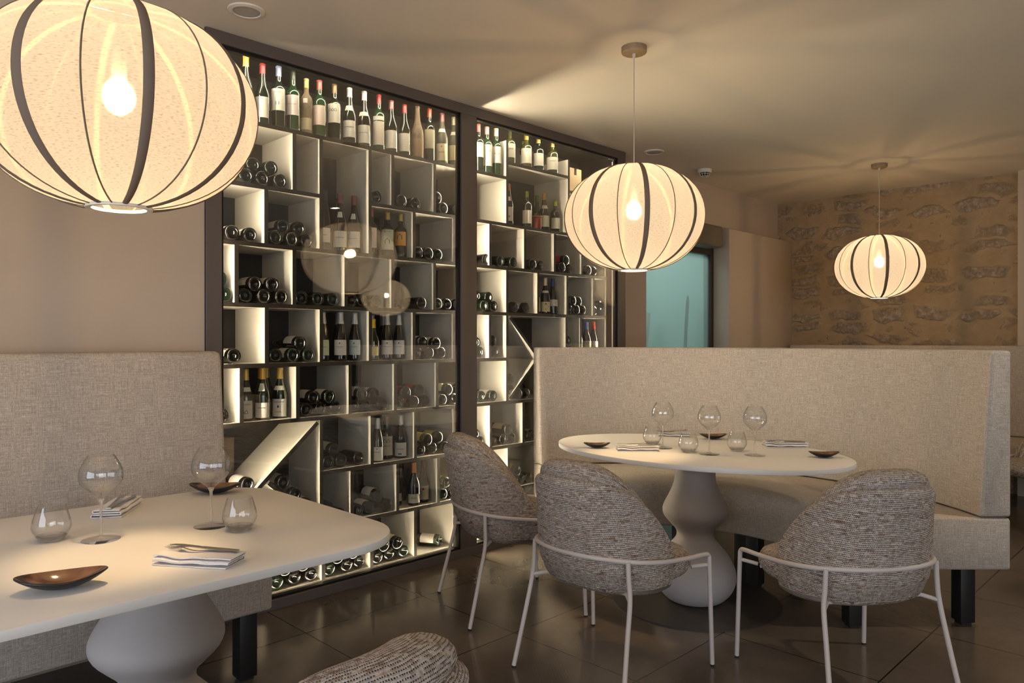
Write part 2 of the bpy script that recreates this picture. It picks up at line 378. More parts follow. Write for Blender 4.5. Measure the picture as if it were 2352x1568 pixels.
_paper = {}
def paper(col):
    """printed paper: the stock colour with faint printed lines"""
    key = tuple(round(c, 3) for c in col)
    if key in _paper: return _paper[key]
    m, nt, b, out = new_mat('label_paper'); L = nt.links.new
    b.inputs['Roughness'].default_value = .75
    uv = N(nt, 'ShaderNodeUVMap')
    mp = N(nt, 'ShaderNodeMapping'); mp.inputs['Scale'].default_value = (700, 95, 1); L(uv.outputs[0], mp.inputs[0])
    sp = N(nt, 'ShaderNodeSeparateXYZ'); L(uv.outputs[0], sp.inputs[0])
    n = N(nt, 'ShaderNodeTexNoise'); n.inputs['Scale'].default_value = 1; n.inputs['Detail'].default_value = 1; L(mp.outputs[0], n.inputs['Vector'])
    fr = N(nt, 'ShaderNodeMath', operation='MULTIPLY'); fr.inputs[1].default_value = 95; L(sp.outputs['Y'], fr.inputs[0])
    f2 = N(nt, 'ShaderNodeMath', operation='FRACT'); L(fr.outputs[0], f2.inputs[0])
    g = N(nt, 'ShaderNodeMath', operation='GREATER_THAN'); g.inputs[1].default_value = .72; L(f2.outputs[0], g.inputs[0])
    g2 = N(nt, 'ShaderNodeMath', operation='GREATER_THAN'); g2.inputs[1].default_value = .56; L(n.outputs['Fac'], g2.inputs[0])
    mu = N(nt, 'ShaderNodeMath', operation='MULTIPLY'); L(g.outputs[0], mu.inputs[0]); L(g2.outputs[0], mu.inputs[1])
    m3 = N(nt, 'ShaderNodeMath', operation='MULTIPLY'); m3.inputs[1].default_value = .4; L(mu.outputs[0], m3.inputs[0])
    mx = N(nt, 'ShaderNodeMix', data_type='RGBA'); L(m3.outputs[0], mx.inputs['Factor'])
    mx.inputs['A'].default_value = (*col, 1); mx.inputs['B'].default_value = (.12, .10, .09, 1)
    L(mx.outputs['Result'], b.inputs['Base Color'])
    _paper[key] = m
    return m
_foil = {}
def foil(col):
    key = tuple(round(c, 3) for c in col)
    if key not in _foil: _foil[key] = pbr('capsule_foil', col, .32, .25, bump=(90, .1))
    return _foil[key]

# ------------------------------------------------------------------ helpers
def link(name, me, mat, parent=None):
    o = bpy.data.objects.new(name, me)
    if mat is not None and not me.materials:
        for mm in (mat if isinstance(mat, (list, tuple)) else [mat]): me.materials.append(mm)
    COL.objects.link(o)
    if parent is not None: o.parent = parent
    return o
def thing(name, label, cat, loc=(0, 0, 0), rz=0.0, group=None):
    o = bpy.data.objects.new(name, None); COL.objects.link(o)
    o.empty_display_size = .1
    o.location = loc; o.rotation_euler = (0, 0, rz)
    o['label'] = label; o['category'] = cat
    if group: o['group'] = group
    return o
def tag(o, label, cat, group=None):
    o['label'] = label; o['category'] = cat
    if group: o['group'] = group
    return o
def struct(o, label=None, cat=None):
    o['kind'] = 'structure'
    if label: o['label'] = label
    if cat: o['category'] = cat
    return o
def to_mesh(bm, smooth=True, angle=35):
    me = bpy.data.meshes.new('m')
    bmesh.ops.recalc_face_normals(bm, faces=bm.faces)
    bm.to_mesh(me); bm.free()
    if smooth:
        me.polygons.foreach_set('use_smooth', [True] * len(me.polygons))
        me.set_sharp_from_angle(angle=R(angle))
    return me
def box_bm(bm, x0, x1, y0, y1, z0, z1, bev=0.0, seg=2):
    t = bmesh.new()
    v = [t.verts.new((x, y, z)) for x in (x0, x1) for y in (y0, y1) for z in (z0, z1)]
    for f in ((0, 1, 3, 2), (4, 6, 7, 5), (0, 4, 5, 1), (2, 3, 7, 6), (0, 2, 6, 4), (1, 5, 7, 3)): t.faces.new([v[i] for i in f])
    bmesh.ops.recalc_face_normals(t, faces=t.faces)
    if bev: bmesh.ops.bevel(t, geom=list(t.edges), offset=bev, segments=seg, profile=.5, affect='EDGES')
    me = bpy.data.meshes.new('t'); t.to_mesh(me); t.free(); bm.from_mesh(me); bpy.data.meshes.remove(me)
def box(name, x0, x1, y0, y1, z0, z1, mat, parent=None, bev=0.0, seg=2):
    bm = bmesh.new(); box_bm(bm, x0, x1, y0, y1, z0, z1, bev, seg)
    return link(name, to_mesh(bm, bev > 0, 40), mat, parent)
def lathe_me(prof, n=32, closed_ends=True, a0=0.0, a1=2 * PI, uv=True):
    """prof: (r, z) list; full turn or a sector"""
    bm = bmesh.new(); full = abs(a1 - a0 - 2 * PI) < 1e-6
    rings = []
    cols = n if full else n + 1
    for (r, z) in prof:
        if r < 1e-5: rings.append([bm.verts.new((0, 0, z))]); continue
        rings.append([bm.verts.new((r * math.cos(a0 + (a1 - a0) * k / n), r * math.sin(a0 + (a1 - a0) * k / n), z)) for k in range(cols)])
    ul = bm.loops.layers.uv.new('UVMap')
    for i in range(len(rings) - 1):
        A, B = rings[i], rings[i + 1]
        for k in range(n):
            k2 = (k + 1) % cols
            if len(A) == 1 and len(B) == 1: continue
            if len(A) == 1: vs = [A[0], B[k2], B[k]]; cc = [(k, i), (k + 1, i + 1), (k, i + 1)]
            elif len(B) == 1: vs = [A[k], A[k2], B[0]]; cc = [(k, i), (k + 1, i), (k, i + 1)]
            else: vs = [A[k], A[k2], B[k2], B[k]]; cc = [(k, i), (k + 1, i), (k + 1, i + 1), (k, i + 1)]
            try: f = bm.faces.new(vs)
            except ValueError: continue
            for lp, (kk, ii) in zip(f.loops, cc):
                rr = max(p[0] for p in prof)
                lp[ul].uv = ((a1 - a0) * kk / n * rr, prof[ii][1])
    return to_mesh(bm, True, 40)
def tube_bm(bm, pts, r, n=10, caps=True):
    """round tube along a polyline; r: number or list"""
    pts = [Vector(p) for p in pts]; rings = []
    rr = r if isinstance(r, (list, tuple)) else [r] * len(pts)
    t0 = (pts[1] - pts[0]).normalized()
    up = Vector((0, 0, 1)) if abs(t0.z) < .9 else Vector((1, 0, 0))
    nrm = (up - t0 * up.dot(t0)).normalized()
    for i, p in enumerate(pts):
        if i == 0: t = pts[1] - pts[0]
        elif i == len(pts) - 1: t = pts[-1] - pts[-2]
        else: t = (pts[i + 1] - pts[i]).normalized() + (pts[i] - pts[i - 1]).normalized()
        t.normalize()
        nrm = (nrm - t * nrm.dot(t)).normalized(); bi = t.cross(nrm)
        rings.append([bm.verts.new(p + (nrm * math.cos(2 * PI * k / n) + bi * math.sin(2 * PI * k / n)) * rr[i]) for k in range(n)])
    for i in range(len(rings) - 1):
        for k in range(n): bm.faces.new([rings[i][k], rings[i][(k + 1) % n], rings[i + 1][(k + 1) % n], rings[i + 1][k]])
    if caps: bm.faces.new(rings[0][::-1]); bm.faces.new(rings[-1])
def tube(name, pts, r, mat, parent=None, n=10):
    bm = bmesh.new(); tube_bm(bm, pts, r, n)
    return link(name, to_mesh(bm, True, 50), mat, parent)
def smooth_path(pts, k=6):
    """Catmull-Rom through the points"""
    P = [Vector(p) for p in pts]; out = []
    for i in range(len(P) - 1):
        p0 = P[max(i - 1, 0)]; p1 = P[i]; p2 = P[i + 1]; p3 = P[min(i + 2, len(P) - 1)]
        for j in range(k):
            t = j / k
            out.append(.5 * ((2 * p1) + (p2 - p0) * t + (2 * p0 - 5 * p1 + 4 * p2 - p3) * t * t + (3 * p1 - p0 - 3 * p2 + p3) * t ** 3))
    out.append(P[-1]); return out
def loops_me(loops, uvs=None, cap=True, closed=True, angle=45):
    """skin a list of equal-length closed loops; uvs(i,k)->(u,v)"""
    bm = bmesh.new(); ul = bm.loops.layers.uv.new('UVMap')
    V = [[bm.verts.new(p) for p in lp] for lp in loops]; n = len(loops[0])
    for i in range(len(V) - 1):
        for k in range(n if closed else n - 1):
            k2 = (k + 1) % n
            f = bm.faces.new([V[i][k], V[i][k2], V[i + 1][k2], V[i + 1][k]])
            if uvs:
                for lp, (a, c) in zip(f.loops, ((i, k), (i, k + 1), (i + 1, k + 1), (i + 1, k))): lp[ul].uv = uvs(a, c)
    if cap:
        for i, vs in ((0, V[0]), (len(V) - 1, V[-1])):
            f = bm.faces.new(vs)
            if uvs:
                # flat end: lay the weave by the plane of the end face
                f.normal_update(); nr = f.normal
                ax = Vector((0, 0, 1)).cross(nr)
                ax = ax.normalized() if ax.length > .1 else Vector((1, 0, 0))
                ay = nr.cross(ax)
                for lp in f.loops: lp[ul].uv = (lp.vert.co.dot(ax), lp.vert.co.dot(ay))
    return to_mesh(bm, True, angle)
def copy_tree(o, parent=None):
    c = o.copy(); COL.objects.link(c); c.parent = parent
    for ch in list(o.children): copy_tree(ch, c)
    return c

# ================================================================== ROOM
CEIL = 2.833
X0, X1, Y0 = -3.5, 7.73, -4.0
struct(box('floor', X0 - .2, X1 + .3, Y0 - .2, 6.0, -.1, 0, M['floor']), 'dark brown ribbed stone tile floor with soft reflections', 'floor')
struct(box('ceiling', X0 - .2, X1 + .3, Y0 - .2, 3.75, CEIL, CEIL + .1, M['ceiling']), 'smooth warm off-white plaster ceiling', 'ceiling')
struct(box('wall_left', X0, 1.425, 3.47, 3.75, 0, CEIL, M['wall']), 'plain taupe painted wall left of the wine cabinet', 'wall')
# wall right of the cabinet, with the door opening
bm = bmesh.new()
box_bm(bm, 4.727, 5.25, 3.63, 3.75, 0, CEIL)
box_bm(bm, 5.25, 6.38, 3.63, 3.75, 2.30, CEIL)
box_bm(bm, 6.38, 7.73, 3.63, 3.75, 0, CEIL)
struct(link('wall_back', to_mesh(bm, False), M['wall']), 'taupe painted wall beyond the wine cabinet around the frosted door', 'wall')
struct(box('trim_1', 6.378, 7.73, 3.47, 3.63, 0, 2.41, M['wall'], bev=.003), 'boxed-out lower wall panel beside the frosted door', 'panel')
# stone wall with relief
struct(box('wall_right', 7.73, 8.0, 1.42, 3.75, 0, CEIL, M['stone']), 'exposed rubble stone wall with tan mortar', 'wall')
struct(box('wall_side_dark', 7.69, 8.0, Y0, .70, 0, CEIL, M['dimmed_wall']), 'unseen wall beyond the right edge, darkened to dim its reflection', 'wall')  # out of view, coloured dark so the cabinet glass mirrors less of it
struct(box('wall_pier', 7.66, 8.0, .70, 1.42, 0, CEIL, M['wall']), 'plain wall section at the right edge beside the stone', 'wall')
# rear and left-hand walls with the windows behind the camera
bm = bmesh.new()
box_bm(bm, X0 - .2, -2.5, Y0 - .2, Y0, 0, CEIL)
box_bm(bm, -2.5, 1.9, Y0 - .2, Y0, 0, .35); box_bm(bm, -2.5, 1.9, Y0 - .2, Y0, 2.5, CEIL)
struct(box('wall_far', 1.9, X1, Y0 - .2, Y0, 0, CEIL, M['dimmed_wall']), 'unseen wall behind the camera, darkened to dim its reflection', 'wall')  # unseen stretch, darkness put into its colour to keep the pane reflections low
struct(link('wall_rear', to_mesh(bm, False), M['wall']), 'taupe wall behind the camera with a wide window', 'wall')
bm = bmesh.new()
box_bm(bm, X0 - .2, X0, Y0, -1.3, 0, CEIL); box_bm(bm, X0 - .2, X0, 2.5, 3.75, 0, CEIL)
box_bm(bm, X0 - .2, X0, -1.3, 2.5, 0, .35); box_bm(bm, X0 - .2, X0, -1.3, 2.5, 2.5, CEIL)
struct(link('wall_side', to_mesh(bm, False), M['wall']), 'taupe side wall with a window', 'wall')
bm = bmesh.new()
for x in (-2.5, -1.05, .40, 1.86): box_bm(bm, x, x + .04, Y0 - .06, Y0 - .02, .35, 2.5)
box_bm(bm, -2.5, 1.9, Y0 - .06, Y0 - .02, .35, .40); box_bm(bm, -2.5, 1.9, Y0 - .06, Y0 - .02, 2.45, 2.5)
struct(link('window_1', to_mesh(bm, False), M['frame']), 'wide window behind the camera', 'window')
bm = bmesh.new()
for y in (-1.3, -.03, 1.24, 2.46): box_bm(bm, X0 - .06, X0 - .02, y, y + .04, .35, 2.5)
box_bm(bm, X0 - .06, X0 - .02, -1.3, 2.5, .35, .40); box_bm(bm, X0 - .06, X0 - .02, -1.3, 2.5, 2.45, 2.5)
struct(link('window_2', to_mesh(bm, False), M['frame']), 'window in the side wall', 'window')

# frosted sliding door and the corridor behind it
door = thing('door_1', 'frosted teal glass sliding door in a dark frame', 'door', (5.25, 3.655, 0)); struct(door)
box('glass_panel', .0, 1.07, .0, .012, .02, 2.17, M['frosted'], door)
bm = bmesh.new(); box_bm(bm, 1.07, 1.13, -.02, .05, 0, 2.30, .003); box_bm(bm, 0, 1.07, -.02, .05, 2.17, 2.30, .003); box_bm(bm, -.012, 0, -.02, .05, 0, 2.3)
link('door_frame', to_mesh(bm, True), M['door_frame'], door)
box('track_cover', -.30, .965, -.215, -.03, 2.215, 2.41, M['header'], door, bev=.022, seg=3)
bm = bmesh.new(); box_bm(bm, 4.9, 6.9, 5.9, 6.0, 0, 3.1); box_bm(bm, 4.8, 4.9, 3.76, 6.0, 0, 3.1); box_bm(bm, 6.8, 6.9, 3.76, 6.0, 0, 3.1); box_bm(bm, 4.9, 6.8, 3.76, 6.0, 3.0, 3.1)
struct(link('wall_corridor', to_mesh(bm, False), M['teal_wall']), 'pale teal corridor walls seen dimly through the frosted door', 'wall')
o = tube('dry_reed', smooth_path([(6.12, 3.78, 0), (6.10, 3.78, .7), (6.11, 3.78, 1.3), (6.155, 3.78, 1.78)]), [.016] * 18 + [.006], M['dark_reed'])
tag(o, 'tall dark slender reed seen through the frosted glass door', 'decoration')
o = tube('painted_stick', smooth_path([(5.34, 3.78, 0), (5.40, 3.78, .8), (5.47, 3.78, 1.36), (5.50, 3.78, 1.60)]), .02, M['white_reed'])
tag(o, 'tall pale slender stick seen through the frosted glass door', 'decoration')

# ================================================================== WINE CABINET
YF, YS, YB = 3.46, 3.58, 3.925      # frame face, front of the boards, back panel
SH = {0: 2.58, 1: 2.475, 2: 2.155, 3: 1.857, 4: 1.547, 5: 1.239, 6: .943, 7: .642, 8: .343, 9: .045}
cab = thing('wine_cabinet', 'large built-in glazed wine cabinet with lit white compartments', 'wine cabinet', (3.08, YF, 0))
OX, OY = -3.08, -YF
def cbox(name, x0, x1, y0, y1, z0, z1, mat, bev=0.0, parent=cab):
    return box(name, x0 + OX, x1 + OX, y0 + OY, y1 + OY, z0, z1, mat, parent, bev)
bm = bmesh.new()
for (x0, x1, z0, z1) in ((1.429, 1.504, 0, CEIL - .002), (4.633, 4.724, 0, CEIL - .002), (1.504, 4.633, 2.772, CEIL - .002), (1.504, 4.633, 0, .053)):
    box_bm(bm, x0 + OX, x1 + OX, 0, .06, z0, z1, .0015, 1)
link('frame', to_mesh(bm, True), M['frame'], cab)
cbox('mullion', 3.016, 3.144, YF, YF + .06, .053, 2.772, M['frame'], .0015)
for (x0, x1) in ((1.504, 3.016), (3.144, 4.633)):
    bm = bmesh.new(); t = .012; y0, y1 = .012, .045
    for (a, b, c, d) in ((x0, x0 + t, .053, 2.772), (x1 - t, x1, .053, 2.772), (x0, x1, .053, .053 + t), (x0, x1, 2.772 - t, 2.772)):
        box_bm(bm, a + OX, b + OX, y0, y1, c, d)
    fr = link('door_frame', to_mesh(bm, False), M['black_metal'], cab)
    for yy in (.018, .036):
        box('glass_pane', x0 + t + OX, x1 - t + OX, yy, yy + .004, .053 + t, 2.772 - t, M['pane'], fr)
cbox('back_panel', 1.43, 4.72, YB, YB + .01, .0, 2.83, M['cabinet_back'])
for x in (1.43, 4.71): cbox('side_panel', x, x + .01, YF + .061, YB, 0, 2.83, M['cabinet_back'])
cbox('top_panel', 1.44, 4.71, YF + .061, YB, 2.82, 2.83, M['cabinet_back'])
cbox('plinth', 1.44, 4.71, YF + .061, YB, 0.001, .022, M['cabinet_back'])
TH = .022
def board(name, x0, x1, z0, z1, mats=None):
    """white laminate board whose front edge shows the dark core"""
    bm = bmesh.new(); box_bm(bm, x0 + OX, x1 + OX, YS + OY, YB + OY - .001, z0, z1)
    me = bpy.data.meshes.new('m'); bmesh.ops.recalc_face_normals(bm, faces=bm.faces)
    for f in bm.faces:
        if f.normal.y < -.5: f.material_index = 1
    bm.to_mesh(me); bm.free(); me.materials.append(M['laminate']); me.materials.append(M['edge'])
    return link(name, me, None, cab)
LX, MX, RX = 1.452, 3.204, 4.624
for k, segs in {1: [(LX, 3.523), (4.19, RX)], 2: [(LX, 2.095), (2.434, RX)], 3: [(LX, RX)], 4: [(LX, RX)], 5: [(LX, 3.523), (4.163, RX)], 6: [(LX, RX)], 7: [(2.118, RX)], 8: [(LX, RX)], 9: [(LX, RX)], 0: [(3.545, 4.168)]}.items():
    for a, b in segs: board('shelf_board', a, b, SH[k] - TH, SH[k])
DIV = {(1, 2): [1.936, 4.168], (2, 3): [1.777, 2.729, 3.049, 3.366, 3.698, 4.011, 4.324], (3, 4): [1.619, 1.935, 2.252, 2.57, 2.887, 3.204, 3.523, 3.834, 4.151, 4.462],
       (4, 5): [1.779, 2.096, 2.413, 2.728, 3.046, 3.362, 4.307], (5, 6): [1.645, 1.955, 2.278, 2.589, 2.907, 3.204], (6, 7): [2.425, 2.739, 3.052, 3.370, 3.683, 4.0],
       (7, 8): [2.29, 2.606, 2.918, 3.22, 3.538, 3.85], (8, 9): [1.78, 2.108, 2.422, 2.738, 3.049, 3.366, 3.69]}
for (u, d), xs in DIV.items():
    for x in xs:
        if (u, d) == (1, 2) and x == 4.168: continue
        board('divider', x, x + TH, SH[d], SH[u] - TH)
for x in (2.57, 2.889, 3.204): board('divider', x, x + TH, SH[2], SH[1] - TH)
board('divider', 2.095, 2.095 + TH, SH[3], SH[1] - TH); board('divider', 2.412, 2.412 + TH, SH[3], SH[1] - TH)      # tall cell
board('divider', 2.096, 2.096 + TH, SH[8], SH[6] - TH)                                                         # beside the X cell
board('divider', 3.523, 3.523 + TH, SH[2], 2.72); board('divider', 4.168, 4.168 + TH, SH[2], 2.70)
board('divider', 3.523, 3.523 + TH, SH[6], SH[4] - TH); board('divider', 4.141, 4.141 + TH, SH[6], SH[4] - TH)
board('divider', RX, RX + .012, SH[9], 2.60)
def diag(xa, za, xb, zb, up=True):
    """sloping board from (xa,za) to (xb,zb)"""
    a = Vector((xa, 0, za)); b = Vector((xb, 0, zb)); d = (b - a).normalized(); nn = Vector((-d.z, 0, d.x)) * (TH / 2)
    bm = bmesh.new(); V = []
    for y in (YS, YB - .002):
        V.append([bm.verts.new((p.x + OX, y + OY, p.z)) for p in (a - nn, b - nn, b + nn, a + nn)])
    for k in range(4): bm.faces.new([V[0][k], V[0][(k + 1) % 4], V[1][(k + 1) % 4], V[1][k]])
    f = bm.faces.new(V[0]); g = bm.faces.new(V[1][::-1])
    bmesh.ops.recalc_face_normals(bm, faces=bm.faces)
    for f in bm.faces:
        if f.normal.y < -.5: f.material_index = 1
    me = bpy.data.meshes.new('m'); bm.to_mesh(me); bm.free(); me.materials.append(M['laminate']); me.materials.append(M['edge'])
    return link('diagonal_board', me, None, cab)
diag(1.482, SH[8] + .012, 2.084, SH[6] - TH - .012)
diag(1.80, .62, 2.084, SH[8] + .012)
diag(3.557, SH[4] - TH - .012, 4.130, SH[6] + .012)
diag(3.557, SH[6] + .012, 3.835, 1.215)
# LED strips round each bay, between the glass and the boards
for (x0, x1, z0, z1) in ((1.466, 1.478, .08, 2.76), (3.156, 3.168, .08, 2.76), (4.662, 4.674, .08, 2.76)):
    pr = cbox('led_profile', x0 - .004, x1 + .004, 3.535, 3.545, z0, z1, M['plastic'])
    box('led_strip', x0 + OX, x1 + OX, 3.527 + OY, 3.534 + OY, z0, z1, M['led'], pr)
for (x0, x1) in ((1.50, 3.02), (3.19, 4.63)):
    pr = cbox('led_profile', x0, x1, 3.527, 3.547, 2.802, 2.808, M['plastic'])
    box('led_strip', x0 + OX, x1 + OX, 3.531 + OY, 3.543 + OY, 2.796, 2.801, M['led_dim'], pr)
    pr = cbox('led_profile', x0, x1, 3.527, 3.547, .024, .029, M['plastic'])
    box('led_strip', x0 + OX, x1 + OX, 3.531 + OY, 3.543 + OY, .030, .035, M['led_dim'], pr)

# ------------------------------------------------------------------ bottles
def bottle_profile(kind, h, r=.0375):
    """outer outline from the punt up to the mouth"""
    p = [(0, .024), (r * .30, .021), (r * .52, .010), (r * .62, .0025), (r * .68, 0), (r * .90, .0008), (r * .975, .0035), (r, .009), (r, .02)]
    if kind == 'bordeaux':
        p += [(r, h * .30), (r, h * .60), (r * .97, h * .63), (r * .86, h * .665), (r * .62, h * .70), (r * .44, h * .73), (r * .385, h * .77), (r * .37, h * .90)]
    elif kind == 'burgundy':
        p += [(r, h * .30), (r, h * .44), (r * .97, h * .49), (r * .87, h * .55), (r * .70, h * .62), (r * .53, h * .69), (r * .43, h * .76), (r * .39, h * .84), (r * .37, h * .90)]
    else:
        p += [(r, h * .25), (r, h * .36), (r * .96, h * .44), (r * .86, h * .53), (r * .70, h * .64), (r * .54, h * .74), (r * .43, h * .83), (r * .38, h * .90)]
    return p + [(r * .37, h * .965), (r * .41, h * .967), (r * .41, h * .985), (r * .34, h), (0, h)]
_bm = {}
def bottle_mesh(kind, h, r=.0375):
    k = (kind, round(h, 3), round(r, 4))
    if k not in _bm: _bm[k] = bottle_profile(kind, h, r)
    return _bm[k]
def r_at(prof, z):
    for (a, za), (b, zb) in zip(prof[7:], prof[8:]):
        if za <= z <= zb and zb > za: return a + (b - a) * (z - za) / (zb - za)
    return prof[7][0]
_cache = {}
def cached(key, fn, mat):
    if key not in _cache:
        me = fn(); me.materials.append(mat); _cache[key] = me
    return _cache[key]
def label_patch(prof, z0, z1, half, a=-PI / 2, off=.0006):
    zs = [z0 + (z1 - z0) * k / 6 for k in range(7)]
    return lathe_me([(r_at(prof, z) + off, z) for z in zs], 14, a0=a - half, a1=a + half)
def text_mesh(s, width, r, z, mat, a=-PI / 2, bold=0.0):
    """lettering wrapped round a bottle of radius r"""
    cu = bpy.data.curves.new('t', 'FONT'); cu.body = s; cu.align_x = 'CENTER'; cu.align_y = 'CENTER'; cu.size = 1; cu.offset = bold; cu.resolution_u = 2
    ob = bpy.data.objects.new('t', cu); COL.objects.link(ob)
    dg = bpy.context.evaluated_depsgraph_get(); dg.update()
    src = ob.evaluated_get(dg).to_mesh()
    xs = [v.co.x for v in src.vertices] or [0, 1]; wdt = max(xs) - min(xs)
    k = width / wdt; vs = []
    for v in src.vertices:
        an = a + v.co.x * k / r
        vs.append((r * math.cos(an), r * math.sin(an), z + v.co.y * k))
    fs = [tuple(p.vertices) for p in src.polygons]
    ob.evaluated_get(dg).to_mesh_clear(); bpy.data.objects.remove(ob); bpy.data.curves.remove(cu)
    me = bpy.data.meshes.new('m'); me.from_pydata(vs, [], fs); me.materials.append(mat)
    return me
G = {'black': M['black_glass'], 'green': M['green_glass'], 'mid': M['mid_green'], 'olive': M['olive_glass'], 'dust': M['dusty_glass'], 'dustg': M['dusty_green']}
FACE = -PI * .72      # labels are turned a little towards the room's near end
def standing(label, x, y, zf, kind='bordeaux', h=.275, glass='green', cap=(.35, .03, .03), lab=None, paper_c=(.80, .76, .66), r=.0375, caplen=.17, neck=None, texts=(), group=None, turn=None, half=1.15):
    t = thing('wine_bottle', label, 'bottle', (x, y, zf + .0005), random.uniform(-.12, .12) if turn is None else turn, group)
    prof = bottle_mesh(kind, h, r)
    link('bottle_body', cached(('b', kind, round(h, 3), r, glass), lambda: lathe_me(prof, 28), G[glass]), None, t)
    if cap is not None:
        zc = h * (1 - caplen)
        cp = [(r_at(prof, zc) + .0008, zc)] + [(a + .0009, z) for a, z in prof if z > zc + .002 and a > 0] + [(0, h + .0012)]
        link('capsule', cached(('c', kind, round(h, 3), r, cap, caplen), lambda: lathe_me(cp, 20), foil(cap)), None, t)
    if lab:
        lb = link('paper_label', cached(('l', kind, round(h, 3), r, lab, paper_c, half), lambda: label_patch(prof, lab[0], lab[1], half, FACE), paper(paper_c)), None, t)
        for (s, wd, zz, mt) in texts:
            link('lettering', text_mesh(s, wd, r + .0012, zz, M[mt], FACE, .01), None, lb)
    if neck:      # (z0, z1, half)
        link('neck_label', cached(('n', kind, round(h, 3), r, neck), lambda: label_patch(prof, neck[0], neck[1], neck[2], FACE), paper((.82, .80, .72))), None, t)
    return t
RED, PINK, MAUVE, GOLD, YEL, ORG, SIL, WHT, BRN, BLU, DGR = (.38, .035, .04), (.50, .10, .10), (.25, .09, .11), (.50, .38, .12), (.72, .50, .12), (.62, .22, .05), (.62, .62, .62), (.80, .76, .68), (.18, .10, .05), (.03, .06, .30), (.02, .03, .02)
CREAM, WHITE, GREYP = (.78, .70, .52), (.84, .80, .72), (.62, .60, .52)
S1, S2, S3, S4, S5, S6, S7, S8 = (SH[k] for k in range(1, 9))
zf = S1
TOP = 'old bottles along the top shelf'
def top(label, x, h, **k):
    standing(label + ' on the top shelf', x, 3.63, k.pop('zf', S1), h=h, group=TOP, **k)
top('yellow-capped bottle half hidden by the near lantern', 1.703, .337, kind='burgundy', cap=YEL, lab=(.06, .16))
top('red-capped dark bottle with plain white label, beside the near lantern', 1.793, .320, kind='burgundy', cap=RED, lab=(.033, .140))
top('blue-and-white-capped bottle with a blue crest on its label', 1.883, .331, cap=(.22, .26, .42), lab=(.089, .204), texts=(('YON FIGEAC', .04, .185, 'ink'), ('\u25A0', .018, .125, 'blue_ink')))
top('green-capped green bottle with pale pink label', 1.966, .329, glass='mid', cap=DGR, lab=(.082, .190), paper_c=(.80, .70, .66), texts=(('LYNCH BAGES', .056, .14, 'red_ink'),))
top('short brown bottle with yellow wax top and round seal', 2.045, .305, glass='dust', cap=GOLD, lab=(.022, .085), paper_c=(.52, .44, .28), r=.033, neck=(.165, .190, .35))
top('pink-capped bottle with red-bordered label', 2.125, .316, glass='mid', cap=PINK, lab=(.062, .170), paper_c=(.76, .60, .52))
top('brown-capped bottle with a sketched house on white label', 2.219, .318, cap=BRN, lab=(.094, .201), texts=(('\u2302\u2302\u2302', .045, .165, 'ink'),))
top('white-capped bottle with neck label and cream label reading Beaune', 2.318, .321, kind='burgundy', cap=WHT, lab=(.033, .128), neck=(.185, .215, .9), texts=(('BEAUNE GREVES', .058, .09, 'ink'),))
top('pale-capped bottle with neck label and white label reading Corton', 2.417, .325, kind='burgundy', glass='black', cap=(.74, .70, .72), lab=(.018, .122), neck=(.175, .200, .9), texts=(('Corton Clos', .056, .078, 'ink'),))
top('red-capped green bottle with orange-topped tall label', 2.518, .329, glass='mid', cap=RED, lab=(.027, .166), paper_c=(.80, .72, .60), r=.035, neck=(.172, .196, 1.1))
top('mauve-capped dark bottle with small white label', 2.607, .315, kind='burgundy', cap=MAUVE, lab=(.023, .130))
top('crimson-capped dark bottle with white label and black crest', 2.705, .313, kind='burgundy', cap=RED, lab=(.023, .132), r=.036)
top('uncapped brown dusty bottle with worn label', 2.804, .325, kind='burgundy', glass='dust', cap=None, lab=(.013, .119), paper_c=(.26, .17, .10))
top('red-waxed dusty bottle with stained label', 2.898, .332, glass='green', cap=(.45, .10, .06), lab=(.076, .195), paper_c=(.42, .38, .28), r=.034)
top('mauve-capped dusty bottle with shield-shaped cream label', 3.0, .325, kind='burgundy', glass='dustg', cap=MAUVE, lab=(.018, .125), paper_c=(.66, .56, .36), neck=(.20, .222, 1.0), texts=(('ALOXE', .04, .07, 'ink'), ('\u25C6', .012, .105, 'red_ink')))
top('cream-capped dusty bottle beside the centre post', 3.1, .322, kind='burgundy', glass='dustg', cap=CREAM, lab=(.036, .132), paper_c=(.66, .56, .36), neck=(.20, .222, 1.0))
top('pink-capped bottle just right of the centre post', 3.313, .321, glass='green', cap=PINK, lab=(.096, .192))
top('pink-capped green bottle with engraved scene on its label', 3.391, .319, glass='mid', cap=(.55, .33, .30), lab=(.049, .193), texts=(('Ch\u00e2teau', .04, .15, 'ink'),))
top('gold-capped green bottle with label reading Talbot', 3.478, .326, glass='mid', cap=CREAM, lab=(.083, .195), texts=(('TALBOT', .045, .145, 'ink'),))
def high(label, x, h, y=3.63, **k):
    standing(label + ' on the raised shelf', x, y, SH[0], h=h, group=TOP, **k)
high('uncapped olive bottle with handwritten-looking label', 3.610, .239, glass='olive', cap=None, lab=(.04, .136), half=1.4, texts=(('Arbois', .045, .10, 'ink'),))
high('olive bottle with overlapping white label, second', 3.690, .225, y=3.71, glass='olive', cap=None, lab=(.036, .124), r=.034)
high('yellow-topped olive bottle with white label and dark band', 3.775, .238, r=.040, glass='olive', cap=YEL, lab=(.027, .133))
high('olive-topped bottle tucked behind its neighbour', 3.850, .222, y=3.73, glass='green', cap=GOLD, lab=(.03, .12), r=.032)
high('green bottle with gold top and crested label', 3.900, .236, glass='green', cap=GOLD, lab=(.03, .12), r=.039)
high('small dark bottle with bright rim and partly hidden label', 3.970, .215, y=3.72, glass='green', cap=DGR, lab=(.033, .10), r=.033)
high('wide olive bottle with the largest white label', 4.050, .236, glass='olive', cap=GOLD, lab=(.026, .118), r=.043, half=1.3, texts=(('ANNE VIN JAUNE', .05, .09, 'ink'),))

